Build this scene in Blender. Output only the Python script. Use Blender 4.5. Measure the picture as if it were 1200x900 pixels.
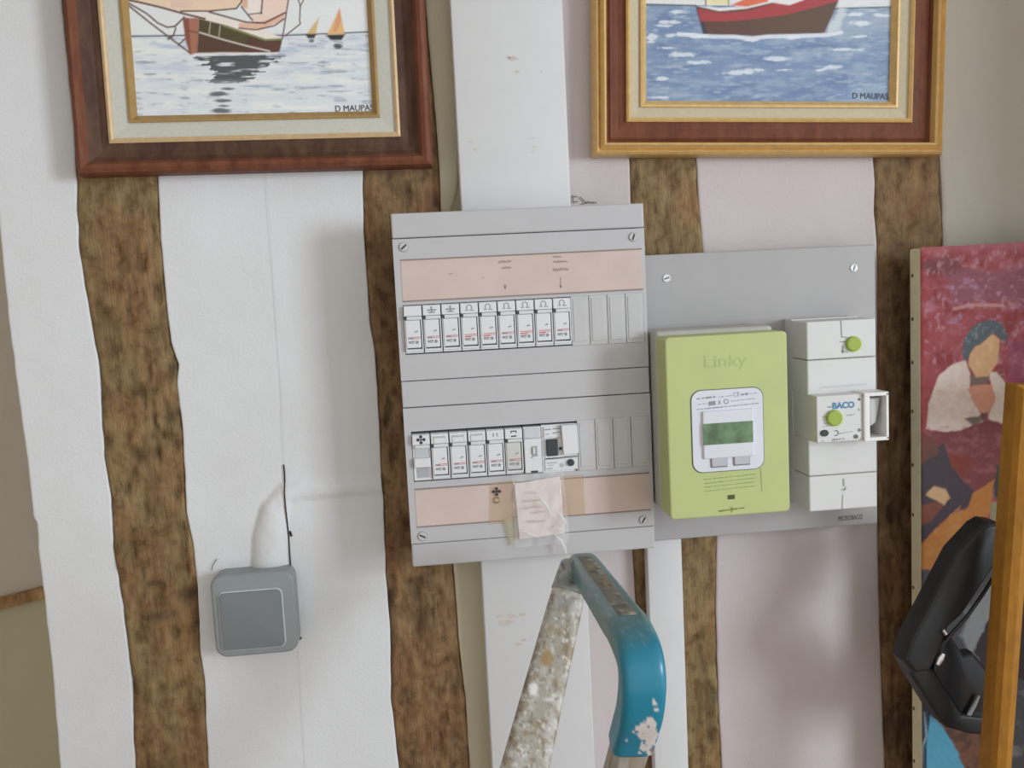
import bpy, bmesh, math, random
import numpy as np
from mathutils import Vector, Matrix, noise as mnoise

for o in list(bpy.data.objects): bpy.data.objects.remove(o)
SC = bpy.context.scene
COL = SC.collection
random.seed(7)

# ------------------------------------------------------------------ camera
CAM = np.array([0.01809, -1.02924, -0.07313]); YAW, PITCH, ROLL, FPX = 0.098357, -0.106451, -0.050345, 1100.0
def cam_axes():
    cy, sy = math.cos(YAW), math.sin(YAW); cp, sp = math.cos(PITCH), math.sin(PITCH); cr, sr = math.cos(ROLL), math.sin(ROLL)
    f = np.array([sy*cp, cy*cp, sp]); r = np.array([cy, -sy, 0.0]); u = np.cross(r, f)
    return r*cr + u*sr, -r*sr + u*cr, f
CR, CU, CF = cam_axes()
cd = bpy.data.cameras.new('camera'); cam = bpy.data.objects.new('camera', cd); COL.objects.link(cam)
cd.sensor_fit = 'HORIZONTAL'; cd.sensor_width = 36.0; cd.lens = FPX/1200*36.0; cd.clip_start = 0.02
cam.matrix_world = Matrix(((CR[0], CU[0], -CF[0], CAM[0]), (CR[1], CU[1], -CF[1], CAM[1]), (CR[2], CU[2], -CF[2], CAM[2]), (0, 0, 0, 1)))
SC.camera = cam
def at(px, py, Y):
    d = CF*FPX + CR*(px-600) + CU*(450-py); t = (Y-CAM[1])/d[1]
    return CAM + t*d
def topx(P):
    v = np.asarray(P, float) - CAM; z = v@CF
    return 600 + FPX*(v@CR)/z, 450 - FPX*(v@CU)/z

# ------------------------------------------------------------------ world, daylight from the window of the room, exposure
w = bpy.data.worlds.new('room_light'); SC.world = w; w.use_nodes = True
w.node_tree.nodes['Background'].inputs[0].default_value = (0.98, 1.0, 1.0, 1)
w.node_tree.nodes['Background'].inputs[1].default_value = 0.92
ld = bpy.data.lights.new('window_daylight', 'AREA'); lo = bpy.data.objects.new('window_daylight', ld); COL.objects.link(lo)
ld.shape = 'RECTANGLE'; ld.size = 0.9; ld.size_y = 1.3; ld.energy = 100; ld.color = (0.82, 0.92, 1.0)
ldir = Vector((1.10, -1.0, 0.14)).normalized()
lo.location = Vector((0.2, 0, -0.15)) + ldir*4.4
lo.rotation_euler = (-ldir).to_track_quat('-Z', 'Y').to_euler()
SC.view_settings.view_transform = 'Standard'; SC.view_settings.look = 'None'
SC.view_settings.exposure = 0.0; SC.view_settings.gamma = 1.0; SC.view_settings.use_curve_mapping = False

# ------------------------------------------------------------------ colour and materials
def lin(c):
    c = np.asarray(c, float)/255.0
    return np.where(c <= 0.04045, c/12.92, ((c+0.055)/1.055)**2.4)
def alb(rgb, g=0.80): return np.clip(lin(rgb)/g, 0.003, 0.92)
def rgba(rgb, g=0.80): return tuple(alb(rgb, g)) + (1.0,)
MATS = {}
def base_mat(name, rough=0.6, metal=0.0, spec=0.4):
    m = bpy.data.materials.new(name); m.use_nodes = True
    b = m.node_tree.nodes['Principled BSDF']
    b.inputs['Roughness'].default_value = rough; b.inputs['Metallic'].default_value = metal
    b.inputs['Specular IOR Level'].default_value = spec
    return m, m.node_tree, b
def nodes_noise(nt, scale, detail=4, vec_scale=None, rough=0.55):
    tc = nt.nodes.new('ShaderNodeTexCoord'); n = nt.nodes.new('ShaderNodeTexNoise')
    n.inputs['Scale'].default_value = scale; n.inputs['Detail'].default_value = detail; n.inputs['Roughness'].default_value = rough
    if vec_scale:
        mp = nt.nodes.new('ShaderNodeMapping'); mp.inputs['Scale'].default_value = vec_scale
        nt.links.new(tc.outputs['Object'], mp.inputs['Vector']); nt.links.new(mp.outputs[0], n.inputs['Vector'])
    else: nt.links.new(tc.outputs['Object'], n.inputs['Vector'])
    return n
def ramp(nt, src, stops):
    r = nt.nodes.new('ShaderNodeValToRGB'); e = r.color_ramp.elements
    e[0].position, e[0].color = stops[0]; e[1].position, e[1].color = stops[-1]
    for p, c in stops[1:-1]:
        k = e.new(p); k.color = c
    nt.links.new(src, r.inputs[0]); return r
def bump(nt, b, src, strength, dist):
    n = nt.nodes.new('ShaderNodeBump'); n.inputs['Strength'].default_value = strength; n.inputs['Distance'].default_value = dist
    nt.links.new(src, n.inputs['Height']); nt.links.new(n.outputs[0], b.inputs['Normal'])
def M(name, rgb, rough=0.5, metal=0.0, spec=0.4, var=0.04, vscale=30, bmp=0.0, bscale=400, g=0.80):
    if name in MATS: return MATS[name]
    m, nt, b = base_mat(name, rough, metal, spec)
    a = alb(rgb, g); n = nodes_noise(nt, vscale)
    r = ramp(nt, n.outputs['Fac'], [(0.3, tuple(np.clip(a*(1-var), 0, 1))+(1,)), (0.7, tuple(np.clip(a*(1+var), 0, 1))+(1,))])
    nt.links.new(r.outputs[0], b.inputs['Base Color'])
    if bmp:
        n2 = nodes_noise(nt, bscale, 3); bump(nt, b, n2.outputs['Fac'], bmp, 0.001)
    MATS[name] = m; return m
def paint_mat(name, rough=0.45, bmp=0.15, bscale=250, spec=0.35, metal=0.0):
    if name in MATS: return MATS[name]
    m, nt, b = base_mat(name, rough, metal, spec)
    a = nt.nodes.new('ShaderNodeVertexColor'); a.layer_name = 'paint'
    nt.links.new(a.outputs['Color'], b.inputs['Base Color'])
    n = nodes_noise(nt, bscale, 4); bump(nt, b, n.outputs['Fac'], bmp, 0.001)
    MATS[name] = m; return m
def plaster_mat(name, rgb, g=0.8):
    if name in MATS: return MATS[name]
    m, nt, b = base_mat(name, 0.85, 0, 0.2)
    a = alb(rgb, g); n = nodes_noise(nt, 9, 6)
    r = ramp(nt, n.outputs['Fac'], [(0.25, tuple(a*np.array([.955, .95, .94]))+(1,)), (0.6, tuple(a)+(1,)), (0.8, tuple(np.clip(a*1.02, 0, .93))+(1,))])
    nt.links.new(r.outputs[0], b.inputs['Base Color'])
    n2 = nodes_noise(nt, 330, 3); bump(nt, b, n2.outputs['Fac'], 0.35, 0.0012)
    MATS[name] = m; return m
def wood_mat(name, dark, mid, light, g=0.8, k=1.0, bmp=0.6):
    """k: how strongly knots and grain show"""
    if name in MATS: return MATS[name]
    m, nt, b = base_mat(name, 0.62, 0, 0.3)
    def c(v, w=1.0): return tuple(1+(x-1)*k*w for x in v)+(1,)
    n1 = nodes_noise(nt, 1.0, 9, (60, 40, 16), 0.66); n2 = nodes_noise(nt, 62, 8, None, 0.68); n3 = nodes_noise(nt, 1.0, 6, (520, 100, 45), 0.65)
    r1 = ramp(nt, n1.outputs['Fac'], [(0.36, rgba(dark, g)), (0.48, rgba(mid, g)), (0.64, rgba(light, g))])
    r2 = ramp(nt, n2.outputs['Fac'], [(0.34, c((0.52, 0.43, 0.36))), (0.46, c((0.86, 0.81, 0.76))), (0.56, (1.0, 1.0, 1.0, 1)), (0.72, c((1.16, 1.14, 1.06)))])
    r3 = ramp(nt, n3.outputs['Fac'], [(0.34, c((0.74, 0.69, 0.62))), (0.58, c((1.06, 1.05, 1.03)))])
    mx = nt.nodes.new('ShaderNodeMixRGB'); mx.blend_type = 'MULTIPLY'; mx.inputs[0].default_value = 0.9
    nt.links.new(r1.outputs[0], mx.inputs[1]); nt.links.new(r2.outputs[0], mx.inputs[2])
    mx2 = nt.nodes.new('ShaderNodeMixRGB'); mx2.blend_type = 'MULTIPLY'; mx2.inputs[0].default_value = 0.8
    nt.links.new(mx.outputs[0], mx2.inputs[1]); nt.links.new(r3.outputs[0], mx2.inputs[2])
    nt.links.new(mx2.outputs[0], b.inputs['Base Color'])
    ad = nt.nodes.new('ShaderNodeMath'); ad.operation = 'ADD'
    nt.links.new(n3.outputs['Fac'], ad.inputs[0]); nt.links.new(n2.outputs['Fac'], ad.inputs[1])
    bump(nt, b, ad.outputs[0], bmp, 0.002)
    MATS[name] = m; return m
def clear_mat(name, rgb, alpha, rough=0.08):
    if name in MATS: return MATS[name]
    m, nt, b = base_mat(name, rough, 0, 0.8)
    b.inputs['Base Color'].default_value = rgba(rgb); b.inputs['Alpha'].default_value = alpha
    n = nodes_noise(nt, 90, 3); bump(nt, b, n.outputs['Fac'], 0.5, 0.002)
    MATS[name] = m; return m

# ------------------------------------------------------------------ mesh helpers
ORG = {}
def finish(mesh, mat, smooth):
    if mat: mesh.materials.append(mat)
    if smooth:
        for p in mesh.polygons: p.use_smooth = True
def add(name, mesh, parent=None, loc=(0, 0, 0)):
    o = bpy.data.objects.new(name, mesh); COL.objects.link(o); o.location = loc
    if parent: o.parent = parent; ORG[o.name] = ORG.get(parent.name, Vector((0, 0, 0)))
    else: ORG[o.name] = Vector(loc)
    return o
def thing(name, label, cat, loc, group=None, roty=0.0, kind=None):
    o = bpy.data.objects.new(name, None); COL.objects.link(o); o.location = loc; o.rotation_euler.y = roty
    o.empty_display_size = 0.02
    ORG[o.name] = Vector(loc); tag(o, label, cat, group, kind); return o
def tag(o, label=None, cat=None, group=None, kind=None):
    if label: o['label'] = label
    if cat: o['category'] = cat
    if group: o['group'] = group
    if kind: o['kind'] = kind
    return o
class MB:
    def __init__(s): s.bm = bmesh.new()
    def box(s, x0, x1, y0, y1, z0, z1, bev=0, seg=2):
        b2 = bmesh.new(); bmesh.ops.create_cube(b2, size=1)
        for v in b2.verts: v.co = Vector(((x0+x1)/2+v.co.x*abs(x1-x0), (y0+y1)/2+v.co.y*abs(y1-y0), (z0+z1)/2+v.co.z*abs(z1-z0)))
        if bev: bmesh.ops.bevel(b2, geom=b2.edges[:], offset=bev, segments=seg, affect='EDGES', profile=0.5)
        s.join(b2); return s
    def join(s, b2):
        me = bpy.data.meshes.new('t'); b2.to_mesh(me); b2.free(); s.bm.from_mesh(me); bpy.data.meshes.remove(me)
    def prism(s, pts, y0, y1, bev=0, seg=2):
        b2 = bmesh.new()
        area = sum(pts[i][0]*pts[(i+1) % len(pts)][1]-pts[(i+1) % len(pts)][0]*pts[i][1] for i in range(len(pts)))
        if area < 0: pts = pts[::-1]
        fv = [b2.verts.new((x, y0, z)) for x, z in pts]; bv = [b2.verts.new((x, y1, z)) for x, z in pts]
        ff = b2.faces.new(fv); b2.faces.new(bv[::-1]); n = len(pts)
        for i in range(n): b2.faces.new((fv[i], bv[i], bv[(i+1) % n], fv[(i+1) % n]))
        bmesh.ops.recalc_face_normals(b2, faces=b2.faces[:])
        if bev:
            bmesh.ops.bevel(b2, geom=list(ff.edges), offset=bev, segments=seg, affect='EDGES', profile=0.5)
        s.join(b2); return s
    def disc(s, cx, cz, r, y0, y1, n=24, bev=0, rx=None):
        return s.prism([(cx+(rx or r)*math.cos(2*math.pi*i/n), cz+r*math.sin(2*math.pi*i/n)) for i in range(n)], y0, y1, bev)
    def quad(s, pts):
        s.bm.faces.new([s.bm.verts.new(p) for p in pts]); return s
    def rect(s, x0, x1, z0, z1, y): return s.quad([(x0, y, z0), (x1, y, z0), (x1, y, z1), (x0, y, z1)])
    def stroke(s, pts, wd, y):
        for (a, b) in zip(pts[:-1], pts[1:]):
            d = Vector((b[0]-a[0], b[1]-a[1]));
            if d.length < 1e-7: continue
            d.normalize(); n = Vector((-d.y, d.x))*wd/2; e = d*wd*0.35
            s.quad([(a[0]-n.x-e.x, y, a[1]-n.y-e.y), (b[0]-n.x+e.x, y, b[1]-n.y+e.y), (b[0]+n.x+e.x, y, b[1]+n.y+e.y), (a[0]+n.x-e.x, y, a[1]+n.y-e.y)])
        return s
    def mesh(s, name, mat, smooth=False, org=None):
        me = bpy.data.meshes.new(name)
        if org is not None:
            for v in s.bm.verts: v.co -= Vector(org)
        s.bm.to_mesh(me); s.bm.free(); finish(me, mat, smooth)
        if smooth: me.set_sharp_from_angle(angle=math.radians(20))
        return me
    def build(s, name, mat, parent=None, smooth=False, org=None):
        if parent: me = s.mesh(name, mat, smooth, ORG.get(parent.name, Vector((0, 0, 0)))); return add(name, me, parent)
        if org is None:
            xs = [v.co for v in s.bm.verts]; org = Vector((sum(c.x for c in xs)/len(xs), sum(c.y for c in xs)/len(xs), min(c.z for c in xs)))
        me = s.mesh(name, mat, smooth, org); return add(name, me, None, org)
def rrect(x0, x1, z0, z1, r, n=6):
    pts = []
    for cx, cz, a0 in ((x1-r, z1-r, 0), (x0+r, z1-r, 90), (x0+r, z0+r, 180), (x1-r, z0+r, 270)):
        for i in range(n+1):
            a = math.radians(a0+90*i/n); pts.append((cx+r*math.cos(a), cz+r*math.sin(a)))
    return pts
def text_obj(name, body, size, x, z, y, mat, parent, align='CENTER', rot=0.0, sx=1.0, bold=0.0):
    cu = bpy.data.curves.new('txt', 'FONT'); cu.body = body; cu.offset = bold*size; cu.size = size; cu.align_x = align; cu.resolution_u = 3
    t = bpy.data.objects.new('txt', cu); COL.objects.link(t)
    dg = bpy.context.evaluated_depsgraph_get(); dg.update()
    me = bpy.data.meshes.new_from_object(t.evaluated_get(dg)); bpy.data.objects.remove(t)
    me.materials.clear(); org = ORG.get(parent.name, Vector((0, 0, 0)))
    for v in me.vertices:
        a, b = v.co.x*sx, v.co.y
        v.co = Vector((x+a*math.cos(rot)-b*math.sin(rot), y, z+a*math.sin(rot)+b*math.cos(rot)))-org
    finish(me, mat, False); me.name = name
    return add(name, me, parent)
def grid_mesh(name, P, mat, smooth=True, flip=False):
    """P: (rows, cols, 3) array"""
    nr, nc = P.shape[:2]; me = bpy.data.meshes.new(name)
    idx = np.arange(nr*nc).reshape(nr, nc)
    q = np.stack([idx[:-1, :-1], idx[:-1, 1:], idx[1:, 1:], idx[1:, :-1]], -1).reshape(-1, 4)
    if flip: q = q[:, ::-1]
    nf = len(q)
    me.vertices.add(nr*nc); me.vertices.foreach_set('co', P.reshape(-1).astype(np.float32))
    me.loops.add(nf*4); me.loops.foreach_set('vertex_index', q.reshape(-1).astype(np.int32))
    me.polygons.add(nf); me.polygons.foreach_set('loop_start', (np.arange(nf)*4).astype(np.int32))
    me.update(calc_edges=True); me.validate(); finish(me, mat, smooth); return me
def set_paint(me, rgb_lin):
    a = me.color_attributes.new('paint', 'FLOAT_COLOR', 'POINT')
    d = np.ones((len(me.vertices), 4), np.float32); d[:, :3] = rgb_lin
    a.data.foreach_set('color', d.reshape(-1))
# value noise
def vnoise(x, y, seed=0):
    xi = np.floor(x).astype(np.int64); yi = np.floor(y).astype(np.int64); fx = x-xi; fy = y-yi
    fx = fx*fx*(3-2*fx); fy = fy*fy*(3-2*fy)
    def h(a, b):
        n = (a*374761393 + b*668265263 + seed*974711) & 0x7fffffff
        n = ((n ^ (n >> 13))*1274126177) & 0x7fffffff
        return ((n ^ (n >> 16)) & 0xffff)/65535.0
    return (h(xi, yi)*(1-fx)+h(xi+1, yi)*fx)*(1-fy)+(h(xi, yi+1)*(1-fx)+h(xi+1, yi+1)*fx)*fy
def fnoise(x, y, seed=0, o=3):
    s = 0; a = 0.5; t = 0
    for k in range(o): s = s+a*vnoise(x*2**k, y*2**k, seed+k*17); t += a; a *= .5
    return s/t
class Paint:
    """flat paint laid on a surface: colours are given as they look in even light"""
    def __init__(s, x, y, base, g=0.8): s.x, s.y, s.g = x, y, g; s.c = np.tile(alb(base, g), (len(x), 1))
    def mix(s, m, col): m = np.clip(m, 0, 1)[:, None]; s.c = s.c*(1-m)+alb(col, s.g)*m
    def inside(s, pts):
        r = np.zeros(len(s.x), bool); n = len(pts)
        for i in range(n):
            x0, y0 = pts[i]; x1, y1 = pts[(i+1) % n]
            if y0 == y1: continue
            c = ((s.y < y0) != (s.y < y1)) & (s.x < x0+(s.y-y0)*(x1-x0)/(y1-y0)); r ^= c
        return r
    def dist(s, pts):
        d = np.full(len(s.x), 1e9)
        for (x0, y0), (x1, y1) in zip(pts[:-1], pts[1:]):
            L = (x1-x0)**2+(y1-y0)**2+1e-9; t = np.clip(((s.x-x0)*(x1-x0)+(s.y-y0)*(y1-y0))/L, 0, 1)
            d = np.minimum(d, np.hypot(s.x-x0-t*(x1-x0), s.y-y0-t*(y1-y0)))
        return d
    def poly(s, pts, col, a=1.0, wob=0.0, soft=2.0):
        x, y = s.x, s.y
        if wob: s.x = x+(fnoise(x/6, y/6, 5)-.5)*wob*2; s.y = y+(fnoise(x/6, y/6, 9)-.5)*wob*2
        m = s.inside(pts).astype(float)
        if soft:
            d = s.dist(list(pts)+[pts[0]]); m = np.where(m > 0, .5+d/soft, .5-d/soft)
        s.x, s.y = x, y; s.mix(m*a if not soft else np.clip(m, 0, 1)*a, col)
    def line(s, pts, wd, col, a=1.0): s.mix(np.clip((wd/2+.5-s.dist(pts)), 0, 1)*a, col)
    def blob(s, cx, cy, rx, ry, col, a=1.0, wob=.3, seed=3):
        r = np.hypot((s.x-cx)/rx, (s.y-cy)/ry)+(fnoise(s.x/7, s.y/4, seed)-.5)*2*wob
        s.mix(np.clip((1-r)*2.5, 0, 1)*a, col)
    def noise(s, sx, sy, col, lo, hi, a=1.0, seed=1, mask=None):
        n = fnoise(s.x/sx, s.y/sy, seed, 4); m = np.clip((n-lo)/(hi-lo), 0, 1)*a
        if mask is not None: m = m*mask
        s.mix(m, col)
    def vary(s, sx, sy, amt, seed=2): s.c *= (1+(fnoise(s.x/sx, s.y/sy, seed, 4)-.5)*2*amt)[:, None]

# ================================================================== THE SETTING
def edge(px_list, Y=0.0):
    """outline measured on the wall plane -> function X(Z)"""
    P = sorted([(at(x, y, Y)[2], at(x, y, Y)[0]) for x, y in px_list]); zs = np.array([p[0] for p in P]); xs = np.array([p[1] for p in P])
    def f(z): return np.interp(z, zs, xs)
    return f
WALL_END = edge([(-6, 200), (0, 270), (12.7, 391), (27, 500), (33, 543), (38, 589), (40, 606), (44, 612), (45, 640), (51, 691), (62, 789), (71, 900)])
P1L = edge([(86, 150), (88.5, 205), (91.7, 287), (99.5, 338), (107, 381), (115, 423), (117.7, 478), (122, 536), (129, 580), (132, 640), (142, 700), (148, 748), (154, 800), (156, 860), (158, 900)])
P1R = edge([(182, 150), (185, 206), (189, 279), (193.6, 338), (198, 377), (200.6, 400), (209.5, 427), (208, 451), (214, 501), (216, 536), (217, 552), (219, 600), (226, 636), (232, 684), (235, 764), (240, 796), (242, 844), (245, 900)])
P2L = edge([(422, 150), (424.4, 202), (425.6, 272), (430.6, 338), (432.6, 375), (438, 408), (440, 429), (444, 494), (446, 556), (449, 589), (452, 678), (457, 740), (458, 820), (467, 900)])
P2R = edge([(500, 20), (511, 140), (515.6, 202), (517, 246), (524, 450), (532, 666), (539, 761), (546, 819), (549, 871), (551, 900)])
P3L = edge([(733, 120), (737, 183), (739, 233), (740, 450), (741, 645), (746, 740), (755, 900)])
P3R = edge([(814, 120), (816, 183), (820, 246), (824, 295), (833, 480), (840, 630), (839, 700), (841, 767), (843, 833), (846, 900)])
P4L = edge([(1024, 120), (1023, 187), (1025, 213), (1024, 250), (1027, 287), (1028, 450), (1028, 633), (1031, 733), (1033, 813), (1037, 900)])
P4R = edge([(1100, 120), (1102, 187), (1104, 227), (1106, 283), (1106, 500), (1110, 700), (1114, 900)])
ZT, ZB, FLOOR = 1.0, -1.5, -1.5
XR = 0.98
zf = np.concatenate([np.linspace(ZB, -0.72, 14)[:-1], np.arange(-0.72, 0.26, 0.003), np.linspace(0.26, ZT, 10)[1:]])

wall = MB().box(-0.37, XR+0.1, 0.024, 0.14, ZB, ZT).build('wall_front', plaster_mat('old_plaster', (190, 185, 175)), None, org=(0.2, 0.024, ZB))
tag(wall, kind='structure')
def seam_x(z): # vertical joint between the plaster boards left of the switch board
    p = [(310, 206), (322, 420), (333, 545), (338, 600), (342, 672), (350, 760), (358, 900)]
    P = sorted([(at(x, y, 0)[2], at(x, y, 0)[0]) for x, y in p]); return np.interp(z, [a[0] for a in P], [a[1] for a in P])
def plaster(fl, fr, height, mat, cols, seed):
    rows = len(zf); u = np.linspace(0, 1, cols)
    wob = np.array([mnoise.noise(Vector((z*55, seed*7.3, 0)))*0.0006 for z in zf]); wob2 = np.array([mnoise.noise(Vector((z*48, seed*3.1, 9)))*0.0006 for z in zf])
    a = fl(zf)+wob; b = fr(zf)+wob2
    X = a[:, None]*(1-u)+b[:, None]*u; Z = np.repeat(zf[:, None], cols, 1)
    Y = (fnoise(X*14+seed*3, Z*14, seed, 3)-.5)*0.0025
    if height is not None: Y = Y-height(X, Z)
    px, pz = X, Z
    P = np.stack([X, Y, Z], -1)
    # rounded edges going back to the posts
    def lip(col, dx, dy): q = P[:, col].copy(); q[:, 0] += dx; q[:, 1] += dy; return q
    bk = .13 if seed == 1 else .024
    P = np.concatenate([lip(0, .001 if seed == 1 else -.0004, bk)[:, None], lip(0, -.0003, .0008)[:, None], P, lip(-1, .0003, .0008)[:, None], lip(-1, .0004, .024)[:, None]], 1)
    P -= np.array(ORG[wall.name])
    return add('plaster_panel', grid_mesh('plaster_panel', P, mat), wall)
PLW = plaster_mat('white_plaster', (205, 205, 207)); PLP = plaster_mat('pinkish_plaster', (185, 175, 175)); PLC = plaster_mat('cream_plaster', (172, 165, 154))
# cable run under the plaster: up out of the switch, then to the right
BV = [(at(316, 678, 0), .020), (at(317, 630, 0), .019), (at(322, 600, 0), .016), (at(334, 580, 0), .012), (at(352, 574, 0), .011), (at(400, 571, 0), .0105), (at(446, 567, 0), .0105)]
def cable_ridge(X, Z):
    best = np.zeros_like(X)
    for (p, r0), (q, r1) in zip(BV[:-1], BV[1:]):
        d = np.array([q[0]-p[0], q[2]-p[2]]); L = d@d; t = np.clip(((X-p[0])*d[0]+(Z-p[2])*d[1])/L, 0, 1)
        r = r0+(r1-r0)*t; ds = np.hypot(X-p[0]-t*d[0], Z-p[2]-t*d[1])/r
        amp = np.interp(r, [.0105, .013, .020], [.0042, .0065, .0095])
        best = np.maximum(best, amp*np.clip(1-ds**2.2, 0, 1)**.8)
    right = np.clip((X-seam_x(Z))/.002, 0, 1)   # the board right of the joint lies flatter
    tall = np.clip((at(334, 586, 0)[2]-Z)/.01, 0, 1)
    return best*(1-right*tall*.97)+ (fnoise(X*90, Z*90, 4)-.5)*best*.25
plaster(WALL_END, P1L, None, PLW, 40, 1)
plaster(P1R, P2L, cable_ridge, PLW, 110, 2)
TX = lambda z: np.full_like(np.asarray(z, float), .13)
plaster(P2R, TX, None, plaster_mat('plaster_bounce_tint', (184, 178, 156)), 30, 3)  # plaster tinted to carry the wood bounce in the trunking's shade
plaster(TX, P3L, None, PLP, 50, 6)
plaster(P3R, P4L, None, PLP, 70, 4)
plaster(P4R, lambda z: np.full_like(z, XR), None, PLC, 60, 5)
# the crack along the board joint, with its ragged ends at the switch
CR_M = M('crack_shadow', (62, 52, 50), 0.9, var=.1)
mb = MB()
for (pl, wd) in (([(332.5, 545), (333.5, 556), (334, 575), (336, 600), (338, 625), (339.5, 650), (341, 668)], .0016), ([(340, 623), (341.5, 628)], .002), ([(339, 664), (343, 673)], .004), ([(342, 690), (347, 720), (349.5, 744)], .0010), ([(347, 744), (352, 748)], .003), ([(252, 677), (262, 669), (286, 669), (292, 666), (298, 670), (306, 667), (312, 669)], .0020), ([(308, 668), (322, 668), (338, 664)], .0014), ([(248, 668), (249, 663), (254, 655)], .0007)):
    for (xa_, ya_), (xb_, yb_) in zip(pl[:-1], pl[1:]):
        for k in range(4):
            pts = [at(xa_+(xb_-xa_)*q, ya_+(yb_-ya_)*q, -.0016) for q in (k/4, (k+1)/4)]; hh = max(float(cable_ridge(np.array([p[0]]), np.array([p[2]]))[0]) for p in pts)
            mb.stroke([(p[0], p[2]) for p in pts], wd, -.0018-hh)
mb.build('crack', CR_M, wall)
mb = MB()
for pl in ([(333, 548), (331, 480), (325, 400), (318, 300), (312, 206)], [(349, 760), (353, 820), (358, 900), (361, 960)]):
    pts = [at(x, y, -.0016) for x, y in pl]; mb.stroke([(p[0], p[2]) for p in pts], .0004, -.0014)
mb.build('board_joint', M('joint_grey', (196, 195, 195), .9), wall)
# pencil note on the plaster above the consumer unit
mb = MB()
for pl in ([(671, 229), (671.5, 237)], [(672, 231), (676, 230)], [(672, 237), (677, 236)], [(680, 231), (684, 235), (687, 238)], [(682, 239), (687, 238)], [(688, 236), (692, 237.5), (695, 237), (699, 237.6)]):
    pts = [at(x, y, -.002) for x, y in pl]; mb.stroke([(p[0], p[2]) for p in pts], .0012, -.0022)
mb.build('pencil_mark', M('pencil', (120, 108, 108), .8), wall)

# wood posts
def post(fl, fr, label, seed, mat, stains=()):
    cols = 40; over = .0015; u = np.linspace(0, 1, cols)
    z = np.concatenate([np.linspace(ZB, -0.72, 30)[:-1], np.arange(-0.72, 0.26, 0.0028), np.linspace(0.26, ZT, 20)[1:]])
    a = fl(z)-over; b = fr(z)+over; X = a[:, None]*(1-u)+b[:, None]*u; Z = np.repeat(z[:, None], cols, 1)
    ed = np.minimum(X-a[:, None], b[:, None]-X)
    Y = -0.0012+(fnoise(X*60+seed*11, Z*14, seed, 4)-.5)*.006+(fnoise(X*38+seed, Z*38, seed+5, 3)-.5)*.005
    n8 = fnoise(X*150+seed, Z*55, seed+8, 3); n9 = fnoise(X*60+seed*2, Z*30, seed+21, 3)
    gouge = np.clip((n8-.60)*9, 0, 1); knot = np.clip((n9-.66)*9, 0, 1)
    Y = Y+gouge*.0016+knot*.0022+np.clip(1-ed/.006, 0, 1)**2*.007
    Y = np.clip(Y, -.0035, .02)
    P = np.stack([X, Y, Z], -1)
    def lip(c, y): q = P[:, c].copy(); q[:, 1] = y; return q
    P = np.concatenate([lip(0, .0235)[:, None], P, lip(-1, .0235)[:, None]], 1)
    org = Vector((float(P[0, :, 0].mean()), .02, ZB))
    me = grid_mesh('timber_post', P-np.array(org), mat)
    # bark left along the edges, gouges and knots are darker wood
    bark = np.clip(1-(ed+(fnoise(X*90, Z*40, seed+3, 3)-.5)*.006)/.0035, 0, 1)
    k = 1-.34*bark-.20*gouge-.30*knot
    k = k*(1+.22*(fnoise(X*22+seed, Z*9, seed+31, 3)-.5)*1.4)
    for px, py, rx, ry, d in stains:
        c = at(px, py, 0); r = np.hypot((X-c[0])/rx, (Z-c[2])/ry)+(fnoise(X*120, Z*120, seed+40, 3)-.5)*1.0; k = k*(1-d*np.clip(1.2-r, 0, 1))
    red = np.clip((fnoise(X*34+seed*5, Z*16, seed+50, 3)-.48)*4, 0, 1)
    C = np.stack([k*(1+.05*red), k*(1-.10*red), k*(1-.10*red)], -1); C = np.concatenate([C[:, :1], C, C[:, -1:]], 1)
    set_paint(me, C.reshape(-1, 3))
    return tag(add('timber_post', me, None, org), label, 'post', 'timber posts of the wall')
def with_stain(m):
    nt = m.node_tree; b = nt.nodes['Principled BSDF']; src = b.inputs['Base Color'].links[0].from_socket
    v = nt.nodes.new('ShaderNodeVertexColor'); v.layer_name = 'paint'; mx = nt.nodes.new('ShaderNodeMixRGB'); mx.blend_type = 'MULTIPLY'; mx.inputs[0].default_value = 1.0
    nt.links.new(src, mx.inputs[1]); nt.links.new(v.outputs['Color'], mx.inputs[2]); nt.links.new(mx.outputs[0], b.inputs['Base Color']); return m
W1 = wood_mat('old_oak', (118, 97, 66), (128, 107, 74), (138, 117, 83)); W2 = wood_mat('old_oak_red', (108, 84, 60), (122, 97, 68), (136, 110, 78))
with_stain(W1); with_stain(W2)
post(P1L, P1R, 'knotty brown timber post running down left of the grey switch', 1, W1, ((224, 697, .016, .012, .6), (184, 722, .014, .008, .55), (205, 432, .006, .012, .5), (200, 485, .012, .010, .35), (170, 460, .02, .006, .35), (150, 265, .012, .004, .3), (176, 684, .006, .004, .5), (228, 830, .01, .02, .3), (160, 620, .006, .005, .4)))
post(P2L, P2R, 'brown timber post partly behind the left edge of the fuse board', 2, W2, ((440, 420, .008, .025, .4), (500, 720, .015, .05, .35), (470, 330, .02, .03, .25)))
post(P3L, P3R, 'brown timber post behind the gap between the fuse board and the meter', 3, W1)
post(P4L, P4R, 'dark brown timber post between the meter panel and the leaning canvas', 4, W2, ((1050, 860, .05, .06, .5), (1045, 600, .02, .08, .3), (1060, 400, .03, .12, .35)))
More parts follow.
